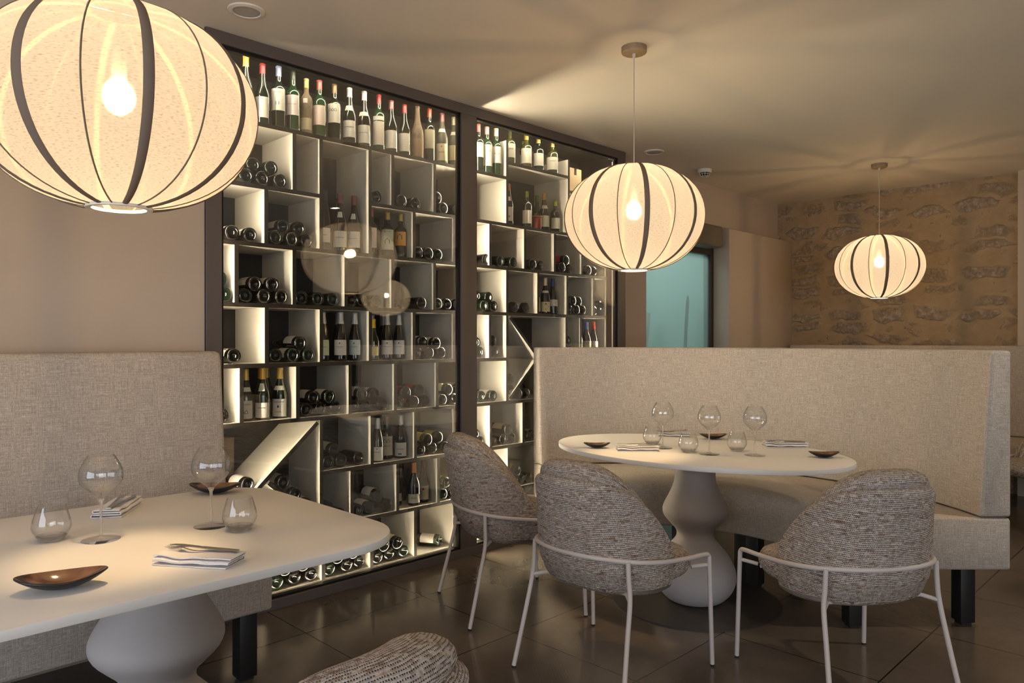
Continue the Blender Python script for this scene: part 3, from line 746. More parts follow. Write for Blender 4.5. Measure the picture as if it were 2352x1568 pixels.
TC = 'burgundy bottles in the tall compartment'
standing('tall black-capped flute bottle with white label in the tall compartment', 2.175, 3.66, S3, 'flute', .335, 'black', (.05, .05, .06), (.045, .125), texts=(('CONDRIEU', .045, .085, 'ink'),), group=TC)
standing('middle red-capped burgundy bottle with shield neck label in the tall compartment', 2.275, 3.66, S3, 'burgundy', .335, 'black', MAUVE, (.026, .118), neck=(.195, .228, .5), texts=(('ECHEZEAUX', .05, .08, 'ink'),), group=TC, r=.040)
standing('right red-capped burgundy bottle with shield neck label in the tall compartment', 2.367, 3.66, S3, 'burgundy', .335, 'black', MAUVE, (.031, .124), neck=(.195, .228, .5), texts=(('GRANDS ECHEZEAUX', .056, .083, 'ink'),), group=TC, r=.040)
standing('left unlit dark bottle behind the front row in the tall compartment', 2.235, 3.76, S3, 'burgundy', .33, 'black', (.06, .04, .03), None, group=TC)
standing('right unlit dark bottle behind the front row in the tall compartment', 2.33, 3.76, S3, 'burgundy', .33, 'black', (.04, .03, .02), None, group=TC)
TD = 'upright bottles right of the tall compartment'
standing('pink-capped bottle with narrow pink-printed label, behind the lantern reflection', 2.485, 3.66, S3, 'bordeaux', .272, 'green', PINK, (.042, .160), (.80, .70, .64), .036, group=TD, texts=(('Ch\u00e2teau', .03, .13, 'red_ink'),))
standing('gold-capped bottle with greenish label reading La Tour', 2.602, 3.66, S3, 'bordeaux', .268, 'green', GOLD, (.040, .161), (.66, .68, .52), .038, group=TD, texts=(('La Tour', .042, .15, 'ink'), ('\u2302', .03, .09, 'ink')))
standing('gold-capped bottle with bright orange label', 2.698, 3.66, S3, 'bordeaux', .270, 'green', GOLD, (.074, .158), (.72, .38, .08), .037, group=TD, texts=(('\u2302', .03, .125, 'ink'),))
standing('green-gold-capped bottle behind the pink and greenish labels', 2.56, 3.77, S3, 'bordeaux', .268, 'green', (.35, .30, .08), None, group=TD)
standing('brown-capped bottle behind the orange-labelled one', 2.67, 3.77, S3, 'bordeaux', .268, 'green', BRN, None, group=TD)
SV = 'silver-capped flute bottles'
for (nm, x, y, pc, hd) in (('left silver-capped flute with green-edged label', 2.165, 3.66, (.72, .76, .50), 1), ('middle silver-capped flute with red-edged white label', 2.265, 3.64, (.86, .78, .70), 1), ('right silver-capped flute with teal-edged label', 2.372, 3.66, (.66, .74, .70), 1)):
    standing(nm + ', left silver-capped group', x, y, S5, 'flute', .277, 'black', SIL, (.034, .120), pc, .036, caplen=.24, group=SV, texts=(('\u2022', .008, .10, 'ink'), ('ROTENBERG', .04, .08, 'ink')))
standing('left of two silver caps behind the left silver-capped group', 2.235, 3.78, S5, 'flute', .275, 'black', (.5, .52, .55), None, r=.036, caplen=.24, group=SV)
standing('right of two silver caps behind the left silver-capped group', 2.335, 3.78, S5, 'flute', .275, 'black', (.5, .52, .55), None, r=.036, caplen=.24, group=SV)
standing('short yellow-capped bottle with yellow label left of the silver caps', 2.484, 3.64, S5, 'burgundy', .243, 'black', (.75, .50, .04), (.028, .080), (.66, .58, .28), .036, caplen=.22, group=SV)
for (nm, x, pc) in (('silver-capped flute with red-edged label in the yellow-capped bottle\'s compartment', 2.598, (.84, .78, .72)), ('rightmost silver-capped flute with blue-edged label', 2.685, (.78, .78, .76))):
    standing(nm, x, 3.66, S5, 'flute', .276, 'black', SIL, (.033, .118), pc, .036, caplen=.24, group=SV, texts=(('\u2022', .008, .10, 'ink'), ('MUENCHBERG', .04, .08, 'ink')))
for (nm, x) in (('dim silver cap directly behind the short yellow-capped bottle', 2.50), ('dim silver cap left of the red-edged flute', 2.58), ('dim silver cap between the red-edged and blue-edged flutes', 2.66)):
    standing(nm, x, 3.79, S5, 'flute', .274, 'black', (.5, .52, .55), None, r=.035, caplen=.24, group=SV)
YG = 'yellow-capped white burgundies'
standing('yellow-capped bottle with banded neck label and etched house label', 1.715, 3.66, S6, 'burgundy', .266, 'green', YEL, (.012, .103), (.66, .62, .50), .0375, caplen=.22, neck=(.150, .172, 1.1), group=YG, texts=(('Ladoucette', .056, .085, 'ink'), ('\u2302\u2302', .035, .045, 'ink')))
standing('orange-capped bottle with oval neck medallion and script label', 1.797, 3.64, S6, 'burgundy', .270, 'green', (.80, .45, .08), (.012, .090), WHITE, .0375, caplen=.22, neck=(.150, .190, .55), group=YG, texts=(('Ladoucette', .045, .065, 'ink'),))
standing('yellow-capped bottle with anchor label reading Comte Lafond', 1.905, 3.66, S6, 'burgundy', .267, 'green', YEL, (.010, .103), WHITE, .039, caplen=.22, neck=(.150, .172, 1.0), group=YG, texts=(('Comte Lafond', .062, .088, 'ink'), ('\u2666', .012, .062, 'ink'), ('SANCERRE', .034, .035, 'ink')))
standing('left unlabelled yellow-capped bottle behind the Comte Lafond one', 1.855, 3.78, S6, 'burgundy', .265, 'olive', YEL, None, caplen=.22, group=YG)
standing('right unlabelled yellow-capped bottle behind the Comte Lafond one', 1.915, 3.83, S6, 'burgundy', .265, 'olive', YEL, None, caplen=.22, group=YG)
XG = 'upright bottles on the seventh shelf'
standing('slim silver-capped flute with red-edged label, nearest the glass', 2.505, 3.625, S7, 'flute', .257, 'black', SIL, (.010, .090), WHITE, .034, caplen=.24, group=XG, texts=(('\u2022', .008, .078, 'ink'), ('RIESLING', .035, .06, 'ink')))
standing('dark bottle with tall engraved cream label between flute and pale-capped bottle', 2.608, 3.68, S7, 'bordeaux', .250, 'green', BRN, (.024, .138), (.60, .56, .44), .038, group=XG, texts=(('\u2302\u2302', .04, .11, 'ink'), ('CHATEAU', .045, .08, 'ink')))
standing('pale-capped bottle with blue mark low on its white label', 2.699, 3.66, S7, 'burgundy', .257, 'black', (.62, .60, .50), (.012, .093), WHITE, .039, caplen=.22, group=XG, texts=(('Saint Aubin', .045, .055, 'ink'), ('\u25A0\u25A0', .02, .025, 'blue_ink')))
standing('shadowed dark bottle behind the slim flute', 2.54, 3.78, S7, 'burgundy', .21, 'black', (.05, .03, .02), None, group=XG)
standing('shadowed pale-capped bottle at the back', 2.66, 3.80, S7, 'burgundy', .255, 'green', (.30, .32, .24), None, group=XG)
OG = 'copper-capped bottles near the cabinet foot'
standing('left copper-capped bottle with small square label', 2.693, 3.70, S8, 'burgundy', .258, 'black', ORG, (.030, .078), (.42, .38, .30), .036, caplen=.22, group=OG)
standing('front copper-capped bottle with white scripted label', 2.776, 3.63, S8, 'burgundy', .262, 'black', (.68, .28, .08), (.018, .073), WHITE, .0375, caplen=.24, group=OG, texts=(('Moreau', .03, .05, 'ink'),))
standing('dark-capped bottle with magenta-striped label right of the copper caps', 2.872, 3.66, S8, 'burgundy', .258, 'black', (.16, .07, .04), (.020, .105), (.72, .66, .52), .036, group=OG, texts=(('\u25A0', .012, .085, 'red_ink'),))
standing('hidden dark bottle at the back of the copper-capped group', 2.80, 3.80, S8, 'burgundy', .25, 'black', (.05, .03, .02), None, group=OG)
RG = 'bottles beside the jar'
standing('slim orange-capped bottle with green-printed label at the left edge', 3.597, 3.63, S2, 'burgundy', .286, 'black', ORG, (.025, .122), WHITE, .033, neck=(.165, .195, .6), group=RG, texts=(('\u25A0', .014, .055, 'ink'),))
standing('small half-hidden bottle with yellow-green label', 3.668, 3.74, S2, 'bordeaux', .25, 'green', (.12, .08, .03), (.03, .09), (.60, .60, .30), .034, group=RG)
standing('yellow-waxed bottle with banded white label left of the jar', 3.79, 3.64, S2, 'bordeaux', .262, 'green', (.45, .45, .08), (.030, .124), (.80, .77, .68), .036, group=RG)
standing('orange-capped sloping-shouldered bottle right of the jar', 3.995, 3.66, S2, 'burgundy', .278, 'black', (.62, .36, .10), (.030, .112), (.68, .68, .56), .038, neck=(.165, .19, 1.0), group=RG)
standing('green-capped bottle behind the orange-capped one right of the jar', 4.035, 3.77, S2, 'burgundy', .285, 'green', (.20, .28, .06), None, group=RG)
standing('yellow-waxed bottle with banded label against the lantern edge', 4.118, 3.66, S2, 'bordeaux', .243, 'green', (.40, .42, .06), (.030, .110), (.80, .77, .68), .036, group=RG)
BG = 'trio of upright bottles in the right bay'
standing('purple-capped flute with pale yellow label, left of the trio', 3.903, 3.66, S4, 'flute', .268, 'black', (.10, .05, .22), (.018, .120), (.72, .68, .40), .034, group=BG)
standing('white-capped bottle with yellow collar and crested label, middle of the trio', 3.995, 3.65, S4, 'burgundy', .268, 'black', WHT, (.018, .090), (.76, .70, .44), .037, caplen=.22, neck=(.155, .172, 1.1), group=BG, texts=(('\u2663', .016, .072, 'ink'), ('\u25C6', .010, .035, 'red_ink')))
standing('blue-capped bottle with two-part white label, right of the trio', 4.09, 3.66, S4, 'burgundy', .267, 'black', BLU, (.062, .110), WHITE, .037, caplen=.22, group=BG)
CG = 'small trio above the bench back'
standing('purple-capped bottle with cream label, left of the small trio', 4.385, 3.66, S5, 'burgundy', .264, 'black', (.14, .06, .22), (.030, .118), (.74, .70, .46), .035, caplen=.22, group=CG)
standing('blue-capped bottle with emblem label, middle of the small trio', 4.472, 3.65, S5, 'burgundy', .258, 'black', (.05, .10, .32), (.030, .112), (.66, .62, .46), .036, caplen=.22, group=CG, texts=(('\u25CF', .02, .09, 'ink'),))
standing('red-capped bottle with white label, right of the small trio', 4.572, 3.66, S5, 'burgundy', .264, 'black', (.45, .05, .03), (.030, .110), WHITE, .036, caplen=.22, group=CG)
# jar of preserve, its lid held by a wire
jar = thing('preserve_jar', 'clip-top glass jar of dark red preserve between upright bottles', 'jar', (3.893, 3.65, S2))
link('jar_body', lathe_me([(0, 0), (.038, 0), (.042, .006), (.043, .075), (.039, .088), (.036, .094)], 28), M['jam'], jar)
link('jar_lid', lathe_me([(.037, .094), (.045, .096), (.045, .106), (.040, .112), (0, .116)], 28), M['stem_glass'], jar)
link('rubber_ring', lathe_me([(.037, .092), (.046, .093), (.046, .0965), (.037, .0965)], 28), foil(ORG), jar)
# boxes
bx = thing('bottle_box', 'pale wooden bottle box with dark clasp, top of the right bay', 'box', (4.36, 3.72, S1))
box('box_body', -.075, .075, -.05, .05, 0, .205, M['carton'], bx, bev=.002)
box('clasp', -.012, .012, -.054, -.05, .155, .205, M['black_metal'], bx)
cr = thing('wine_crate', 'dark wooden wine crate in shadow behind the sloping board', 'crate', (1.70, 3.82, .72))
cr.location = (1.60, 3.84, .60)
box('crate_side', -.13, .13, -.01, .01, 0, .24, M['crate'], cr, bev=.002)
box('crate_base', -.13, .13, .01, .07, 0, .02, M['crate'], cr)
box('crate_lid', -.13, .13, .01, .07, .22, .24, M['crate'], cr)

# ------------------------------------------------------------------ lying bottles
LYING = [
 ('L1a', 1, 'left bay', 'the compartment beside the near lantern', 0, [(1.734, 2.259), (1.826, 2.256), (1.779, 2.194), (1.874, 2.194), (1.689, 2.194)]),
 ('L1d', 1, 'left bay', 'the narrow compartment right of the tall one', 0, [(2.473, 2.194)]),
 ('L1e', 1, 'left bay', 'the wide compartment right of the narrow one', 0, [(2.657, 2.194), (2.769, 2.194)]),
 ('L1f', 1, 'left bay', 'the top compartment against the centre post', 0, [(2.949, 2.255), (2.997, 2.194), (3.097, 2.194)]),
 ('L2a', 2, 'left bay', 'the first compartment', WHITE, [(1.614, 1.896), (1.714, 1.896)]),
 ('L2b', 2, 'left bay', 'the second compartment', WHITE, [(1.896, 1.958), (1.991, 1.959), (1.848, 1.896), (1.943, 1.896), (2.038, 1.896)]),
 ('L2d', 2, 'left bay', 'the compartment right of the orange label', 0, [(2.789, 1.896), (2.867, 1.896), (2.95, 1.896)]),
 ('L2e', 2, 'left bay', 'the cut-off compartment at the centre post', 0, [(3.11, 1.896)]),
 ('L3a', 3, 'left bay', 'the first compartment', 0, [(1.559, 1.662), (1.576, 1.586)]),
 ('L3b', 3, 'left bay', 'the second compartment', WHITE, [(1.739, 1.647), (1.834, 1.649), (1.689, 1.586), (1.788, 1.586), (1.881, 1.586)]),
 ('L3c', 3, 'left bay', 'the third compartment', 0, [(2.007, 1.586), (2.101, 1.586), (2.197, 1.586)]),
 ('L3d', 3, 'left bay', 'the compartment behind the lantern reflection', 0, [(2.312, 1.586), (2.39, 1.586), (2.476, 1.586)]),
 ('L3e', 3, 'left bay', 'the fifth compartment', 0, [(2.805, 1.586)]),
 ('L3f', 3, 'left bay', 'the compartment at the centre post', WHITE, [(2.949, 1.586), (3.03, 1.586), (3.112, 1.586)]),
 ('L4a', 4, 'left bay', 'the first compartment', WHITE, [(1.632, 1.278)]),
 ('L4b', 4, 'left bay', 'the second compartment', WHITE, [(1.996, 1.342), (1.855, 1.278), (1.95, 1.278), (2.041, 1.278)]),
 ('L4e', 4, 'left bay', 'the compartment right of the silver caps', GREYP, [(2.831, 1.345), (2.923, 1.338), (2.789, 1.278), (2.872, 1.278), (2.973, 1.278)]),
 ('L4f', 4, 'left bay', 'the cut-off compartment at the centre post', GREYP, [(3.11, 1.356), (3.11, 1.278)]),
 ('L5a', 5, 'left bay', 'the first compartment', 0, [(1.532, 1.047), (1.570, .982)]),
 ('L5c', 5, 'left bay', 'the compartment right of the yellow caps', WHITE, [(2.075, 1.045), (2.167, 1.046), (2.028, 0.982), (2.122, 0.982), (2.212, 0.982)]),
 ('L5d', 5, 'left bay', 'the fourth compartment', CREAM, [(2.378, 1.05), (2.468, 1.041), (2.338, 0.982), (2.416, 0.982), (2.52, 0.982)]),
 ('L5e', 5, 'left bay', 'the fifth compartment', (.42, .04, .04), [(2.703, 1.039), (2.801, 1.047), (2.65, 0.982), (2.756, 0.982), (2.845, 0.982)]),
 ('L5f', 5, 'left bay', 'the compartment at the centre post', CREAM, [(3.023, 1.044), (3.118, 1.044), (2.975, 0.982), (3.07, 0.982)]),
 ('L6b', 6, 'left bay', 'the compartment right of the sloping board', GREYP, [(2.203, 0.745), (2.158, 0.681), (2.249, 0.681), (2.362, 0.681)]),
 ('L6d', 6, 'left bay', 'the compartment of yellow labels', (.62, .52, .20), [(2.854, 0.742), (2.95, 0.744), (2.805, 0.681), (2.904, 0.681), (2.997, 0.681)]),
 ('L6e', 6, 'left bay', 'the cut-off compartment at the centre post', (.62, .52, .20), [(3.112, 0.681)]),
 ('L7b', 7, 'left bay', 'the narrow compartment beside the sloping boards', 0, [(2.156, 0.430), (2.227, 0.383)]),
 ('L7c', 7, 'left bay', 'the compartment left of the copper caps', WHITE, [(2.496, 0.448), (2.351, 0.383), (2.44, 0.383), (2.553, 0.383)]),
 ('L7e', 7, 'left bay', 'the compartment right of the copper caps', (.62, .55, .22), [(2.982, 0.383), (3.06, 0.383), (3.021, 0.450)]),
 ('L8a', 8, 'left bay', 'the compartment under the table corner', 0, [(1.855, 0.084), (1.963, 0.084), (2.055, 0.084), (1.909, 0.141), (2.009, 0.148)]),
 ('L8b', 8, 'left bay', 'the second visible bottom compartment', WHITE, [(2.168, 0.084), (2.279, 0.084), (2.37, 0.084), (2.224, 0.140), (2.324, 0.148)]),
 ('L8c', 8, 'left bay', 'the third visible bottom compartment', (.74, .66, .40), [(2.484, 0.084), (2.531, 0.147), (2.578, 0.084), (2.626, 0.146), (2.674, 0.084)]),
 ('L8e', 8, 'left bay', 'the last bottom compartment at the centre post', (.62, .55, .22), [(3.108, 0.084)]),
 ('R2a', 2, 'right bay', 'the wide first compartment', WHITE, [(3.355, 1.896), (3.488, 1.896), (3.607, 1.896)]),
 ('R2b', 2, 'right bay', 'the second compartment', 0, [(3.8, 1.896), (3.898, 1.896)]),
 ('R2c', 2, 'right bay', 'the compartment with the red label', (.45, .04, .03), [(4.166, 1.953), (4.116, 1.896), (4.217, 1.896)]),
 ('R2d', 2, 'right bay', 'the last compartment under the lantern', CREAM, [(4.427, 1.896), (4.515, 1.896)]),
 ('R3a', 3, 'right bay', 'the first compartment', 0, [(3.283, 1.650), (3.382, 1.645), (3.331, 1.586), (3.433, 1.586)]),
 ('R3b', 3, 'right bay', 'the second compartment', WHITE, [(3.625, 1.586), (3.75, 1.586)]),
 ('R3d', 3, 'right bay', 'the compartment right of the blue-capped bottle', 0, [(4.250, 1.654), (4.329, 1.652), (4.212, 1.586), (4.289, 1.586), (4.367, 1.586)]),
 ('R3e', 3, 'right bay', 'the last compartment', 0, [(4.585, 1.631), (4.522, 1.586)]),
 ('R4a', 4, 'right bay', 'the narrow first compartment', 0, [(3.259, 1.342), (3.303, 1.278)]),
 ('R4b', 4, 'right bay', 'the narrow second compartment', 0, [(3.422, 1.354), (3.442, 1.278)]),
 ('R4d', 4, 'right bay', 'the narrow compartment above the bench back', 0, [(4.202, 1.354), (4.222, 1.278)]),
 ('R5a', 5, 'right bay', 'the first compartment', GREYP, [(3.417, 0.982), (3.325, 0.982)]),
 ('R6a', 6, 'right bay', 'the narrow first compartment', 0, [(3.259, 0.737), (3.313, 0.681)]),
 ('R6b', 6, 'right bay', 'the second compartment', CREAM, [(3.559, 0.743), (3.43, 0.681), (3.511, 0.681), (3.607, 0.681)]),
 ('R6c', 6, 'right bay', 'the compartment at the bench edge', CREAM, [(3.744, 0.681), (3.821, 0.681)]),
 ('R7b', 7, 'right bay', 'the compartment left of the bench seat', (.62, .55, .22), [(3.648, 0.45), (3.609, 0.383), (3.687, 0.383), (3.765, 0.383)]),
]
ROWN = {1: 'top', 2: 'second', 3: 'third', 4: 'fourth', 5: 'fifth', 6: 'sixth', 7: 'seventh', 8: 'bottom'}
def pos_words(pts, i):
    if len(pts) == 1: return 'only'
    mz = min(p[1] for p in pts); lo = [k for k in range(len(pts)) if pts[k][1] < mz + .02]; up = [k for k in range(len(pts)) if k not in lo]
    g = lo if i in lo else up; g = sorted(g, key=lambda k: pts[k][0]); j = g.index(i)
    nm = {1: [''], 2: ['left', 'right'], 3: ['left', 'middle', 'right']}[len(g)][j]
    lv = '' if not up else ('lower' if i in lo else 'upper')
    return (lv + ' ' + nm).strip() or 'only'
LYB = bottle_mesh('burgundy', .292, .038); LYC = bottle_mesh('bordeaux', .292, .037)
ly_meshes = [cached(('ly', 0), lambda: lathe_me(LYB, 32), M['black_glass']), cached(('ly', 1), lambda: lathe_me(LYC, 32), M['green_glass'])]
def lying(x, y, z, label, group, lab=0, show=True, yaw=0.0, kind=None, tilt=0.0):
    t = bpy.data.objects.new('wine_bottle', None); COL.objects.link(t); t.empty_display_size = .1
    t['label'] = label; t['category'] = 'bottle'; t['group'] = group
    k = random.randrange(2) if kind is None else kind
    roll = random.uniform(-.25, .25)
    t.location = (x, y, z); t.matrix_world = Matrix.Translation((x, y, z)) @ Matrix.Rotation(yaw, 4, 'Z') @ Matrix.Rotation(R(-90) + tilt, 4, 'X') @ Matrix.Rotation(roll, 4, 'Z')
    link('bottle_body', ly_meshes[k], None, t)
    prof = (LYB, LYC)[k]
    cc = random.choice([(.06, .02, .02), (.05, .05, .05), (.25, .18, .06)])
    cp = [(r_at(prof, .24) + .0008, .24)] + [(a + .0009, zz) for a, zz in prof if zz > .242 and a > 0] + [(0, .2935)]
    link('capsule', cached(('lc', k, cc), lambda: lathe_me(cp, 14), foil(cc)), None, t)
    if lab:
        a = -PI / 2 + (-.55 if show else 2.6)
        link('paper_label', cached(('ll', k, lab, show), lambda: label_patch(prof, .035, .125, 1.15, a), paper(lab)), None, t)
for (cid, row, bay, where, lab, pts) in LYING:
    for i, (x, z) in enumerate(pts):
        w_ = 'dark bottle lying flat, %s in %s, %s row, %s' % (pos_words(pts, i), where, ROWN[row], bay)
        w_ = w_.replace('the cut-off compartment at', 'the compartment cut off by').replace('lying flat, ', 'lying ')
        if len(w_.split()) > 16: w_ = w_.replace(', %s' % bay, '')
        if len(w_.split()) > 16: w_ = w_.replace(', %s row' % ROWN[row], '')
        top_ = z > min(p[1] for p in pts) + .02 or len(pts) < 3
        lying(x, 3.592 + random.uniform(-.004, .018), z, w_, 'lying bottles, %s row, %s' % (ROWN[row], bay), lab, top_ or random.random() < .35, random.uniform(-.018, .018))
# one bottle lies askew on the bare bottom shelf
lying(2.985, 3.63, .0845, 'single olive bottle lying askew alone on the bare bottom compartment', 'lying bottles, bottom row, left bay', WHITE, True, R(30), 1)
# bottles in the two triangles beside the sloping boards
XB = 'bottles in the cross-board compartment'
for (x, z, s) in ((1.700, .621, 'upper'), (1.625, .556, 'middle'), (1.545, .490, 'lower')):
    lying(x, 3.60, z, s + ' bottle resting on the left slope below the sloping board', XB, WHITE, True, .1)
for (x, z, s) in ((1.895, .605, 'topmost'), (1.960, .533, 'second'), (2.030, .465, 'third')):
    lying(x, 3.60, z, s + ' bottle down the right slope, left of the narrow compartment', XB, GREYP, True, -.05)
for (x, z, s) in ((3.588, 1.092, 'upper'), (3.588, 1.014, 'lower')):
    lying(x, 3.60, z, s + ' bottle in the triangle above the lower slope, right bay', XB, 0, False)
for (x, z, s) in ((3.665, .982, 'left'), (3.745, .982, 'right')):
    lying(x, 3.60, z, s + ' bottle under the lower slope beside the bench back', XB, 0, False)

# ================================================================== BENCHES
def rounded_section(pts, rad, seg=4):
    """round the corners of a closed polygon given as (a, z)"""
    out = []; n = len(pts)
    for i in range(n):
        p0 = Vector(pts[i - 1]); p1 = Vector(pts[i]); p2 = Vector(pts[(i + 1) % n]); r_ = rad[i] if isinstance(rad, (list, tuple)) else rad
        a = (p0 - p1).normalized(); b = (p2 - p1).normalized()
        s = p1 + a * r_; e = p1 + b * r_
        for k in range(seg + 1):
            t = k / seg
            out.append(((1 - t) ** 2 * s + 2 * t * (1 - t) * p1 + t * t * e)[:])
    return out
def densify(sec, d=.08):
    out = []
    for i in range(len(sec)):
        a = Vector(sec[i]); b = Vector(sec[(i + 1) % len(sec)]); n = max(1, int((b - a).length / d))
        out += [(a + (b - a) * k / n)[:] for k in range(n)]
    return out
def swept(name, sec, place, ts, mat, parent, inset=.012):
    """sweep section (a,z) along place(a,z,t); last stations draw in a little for soft ends"""
    cen = (sum(p[0] for p in sec) / len(sec), sum(p[1] for p in sec) / len(sec))
    L = []; T = []
    def st(t, k): L.append([place(cen[0] + (p[0] - cen[0]) * k[0], cen[1] + (p[1] - cen[1]) * k[1], t) for p in sec]); T.append(t)
    wa = max(p[0] for p in sec) - min(p[0] for p in sec); wz = max(p[1] for p in sec) - min(p[1] for p in sec)
    def kk(d): return (1 - 2 * d / wa, 1 - 2 * d / wz)
    dt = (ts[-1] - ts[0]); unit = (Vector(place(*sec[0], ts[-1])) - Vector(place(*sec[0], ts[0]))).length / abs(dt)
    e = inset / unit * (1 if dt > 0 else -1)
    st(ts[0], kk(inset)); st(ts[0] + e * .3, kk(inset * .3)); st(ts[0] + e, (1, 1))
    for t in ts[1:-1]: st(t, (1, 1))
    st(ts[-1] - e, (1, 1)); st(ts[-1] - e * .3, kk(inset * .3)); st(ts[-1], kk(inset))
    per = [0]
    for k in range(len(sec)): per.append(per[-1] + (Vector(sec[(k + 1) % len(sec)]) - Vector(sec[k])).length)
    us = [0]
    for i in range(1, len(L)): us.append(us[-1] + (Vector(L[i][0]) - Vector(L[i - 1][0])).length)
    return link(name, loops_me(L, lambda i, k: (us[i], per[k]), True, True, 50), mat, parent)
BT, SZ, SB = 1.309, .53, .285
seat_sec = densify(rounded_section([(0, SB), (0, SZ - .006), (-.70, SZ + .004), (-.715, SB + .10), (-.70, SB)], [.01, .02, .075, .05, .012]))
seat_base = densify(rounded_section([(0, SB), (0, .40), (-.69, .40), (-.69, SB)], .012))
# curved bench round the oval table
BC = (2.90, 1.95); RO = 1.655; A0, A1 = R(-45.1), R(63.6)
cb_ = thing('curved_bench', 'curved light linen banquette wrapping behind the oval table', 'bench', (BC[0], BC[1], 0))
def arc(a, z, t): return ((RO + a) * math.cos(t), (RO + a) * math.sin(t), z)
ts = [A0 + (A1 - A0) * k / 48 for k in range(49)]
def curved_seat_sec(front):
    return densify(rounded_section([(0, SB), (0, SZ - .004), (front + .02, SZ + .006), (front, SZ - .09), (front + .012, SB)], [.01, .012, .06, .03, .012]))
swept('seat', curved_seat_sec(-.815), arc, ts, M['linen'], cb_)
swept('backrest', densify(rounded_section([(0, SZ + .003), (0, BT), (-.095, BT), (-.145, SZ + .003)], [.01, .012, .022, .012])), arc, ts, M['linen'], cb_)
def square_leg(x, y, h, rz=0, parent=None, s=.036):
    o = box('leg', -s, s, -s, s, .012, h, M['black_leg'], parent, bev=.003)
    o.location = (x, y, 0); o.rotation_euler = (0, 0, rz)
    f = box('glide', -s * .7, s * .7, -s * .7, s * .7, 0, .012, M['rubber'], o)
    return o
for (ang, rad) in ((-41, 1.50), (-41, .95), (-1.5, .93), (3, .93), (0, 1.52), (26, .95), (59, .95), (59, 1.50)):
    square_leg(rad * math.cos(R(ang)), rad * math.sin(R(ang)), SB + .003, R(ang), cb_)
# straight bench along the left wall
lb_ = thing('straight_bench', 'long light linen banquette against the wall behind the left table', 'bench', (1.40, 3.43, 0))
def line(a, z, t): return (t, a, z)
swept('seat', densify(rounded_section([(0, SB), (0, SZ), (-.67, SZ + .004), (-.685, SZ - .08), (-.68, SB)], [.01, .012, .055, .03, .012])), line, [-3.6 + .3 * k for k in range(13)], M['linen'], lb_)
swept('backrest', densify(rounded_section([(0, SZ + .003), (0, BT), (-.205, BT), (-.285, SZ + .003)], [.01, .012, .03, .02])), line, [-3.6 + .3 * k for k in range(13)], M['linen'], lb_, .02)
for x in (-3.4, -1.75, -.07):
    for y in (-.58, -.10): square_leg(x, y, SB + .003, 0, lb_)
# bench along the stone wall
fb_ = thing('far_bench', 'light linen banquette along the stone wall, seen past the curved bench', 'bench', (7.65, 3.40, 0))
def liny(a, z, t): return (a, -t, z)
swept('seat', densify(rounded_section([(0, SB), (0, SZ), (-.62, SZ + .004), (-.635, SZ - .08), (-.63, SB)], [.01, .012, .055, .03, .012])), liny, [.25 * k for k in range(13)], M['linen'], fb_)
swept('backrest', densify(rounded_section([(0, SZ + .003), (0, BT), (-.13, BT), (-.19, SZ + .003)], [.01, .012, .03, .02])), liny, [.25 * k for k in range(13)], M['linen'], fb_)
for y in (-.1, -1.5, -2.9):
    for x in (-.55, -.08): square_leg(x, y, SB + .003, 0, fb_)

# ================================================================== TABLES
PED = [(0, .0), (.125, .0), (.150, .012), (.185, .05), (.205, .095), (.208, .135), (.199, .18), (.170, .235), (.128, .285), (.101, .318), (.094, .342), (.101, .367), (.132, .402), (.158, .433), (.167, .462), (.161, .492), (.141, .532), (.120, .575), (.108, .612), (.104, .65), (.104, .735), (.150, .755), (0, .755)]
def ped_profile(k=1.0):
    pts = [Vector((r * k, z)) for r, z in PED[1:-2]]; out = [(0, .006)]
    for i in range(len(pts) - 1):
        p0 = pts[max(i - 1, 0)]; p1 = pts[i]; p2 = pts[i + 1]; p3 = pts[min(i + 2, len(pts) - 1)]
        for j in range(3):
            t = j / 3; q = .5 * ((2 * p1) + (p2 - p0) * t + (2 * p0 - 5 * p1 + 4 * p2 - p3) * t * t + (3 * p1 - p0 - 3 * p2 + p3) * t ** 3); out.append((q.x, q.y + .006))
    return out + [(.104 * k, .741), (.150 * k, .7555), (0, .7555)]
def slab_me(outline, z0, z1, bev=.003):
    bm = bmesh.new(); V = [bm.verts.new((x, y, z0)) for x, y in outline]; f = bm.faces.new(V)
    r_ = bmesh.ops.extrude_face_region(bm, geom=[f]); vs = [g for g in r_['geom'] if isinstance(g, bmesh.types.BMVert)]
    bmesh.ops.translate(bm, verts=vs, vec=(0, 0, z1 - z0)); bmesh.ops.recalc_face_normals(bm, faces=bm.faces)
    ed = [e for e in bm.edges if abs(e.verts[0].co.z - e.verts[1].co.z) < 1e-6]
    bmesh.ops.bevel(bm, geom=ed, offset=bev, segments=2, profile=.5, affect='EDGES')
    return to_mesh(bm, True, 35)
t1 = thing('dining_table', 'pale rounded-square table in the left foreground on a bulbous pedestal', 'table', (.807, 2.305, 0))
a_, b_, c_ = .556, .550, .22; ol = []
for (sx, sy, st_) in ((1, 1, 0), (-1, 1, 90), (-1, -1, 180), (1, -1, 270)):
    for k in range(9):
        an = R(st_ + 90 * k / 8); ol.append((sx * (a_ - c_ + (.2 if sx < 0 else 0)) + c_ * math.cos(an), sy * (b_ - c_) + c_ * math.sin(an)))
link('tabletop', slab_me(ol, .756, .78), M['table'], t1)
link('pedestal', lathe_me(ped_profile(1.12), 56), M['pedestal'], t1)
link('base_disc', lathe_me([(0, .006), (.43, .006), (.43, .0), (0, 0)], 64), M['disc'], t1)
t2 = thing('oval_table', 'pale oval table on a bulbous pedestal in front of the curved bench', 'table', (3.40, 2.045, 0))
ph = R(96.05); ol = []
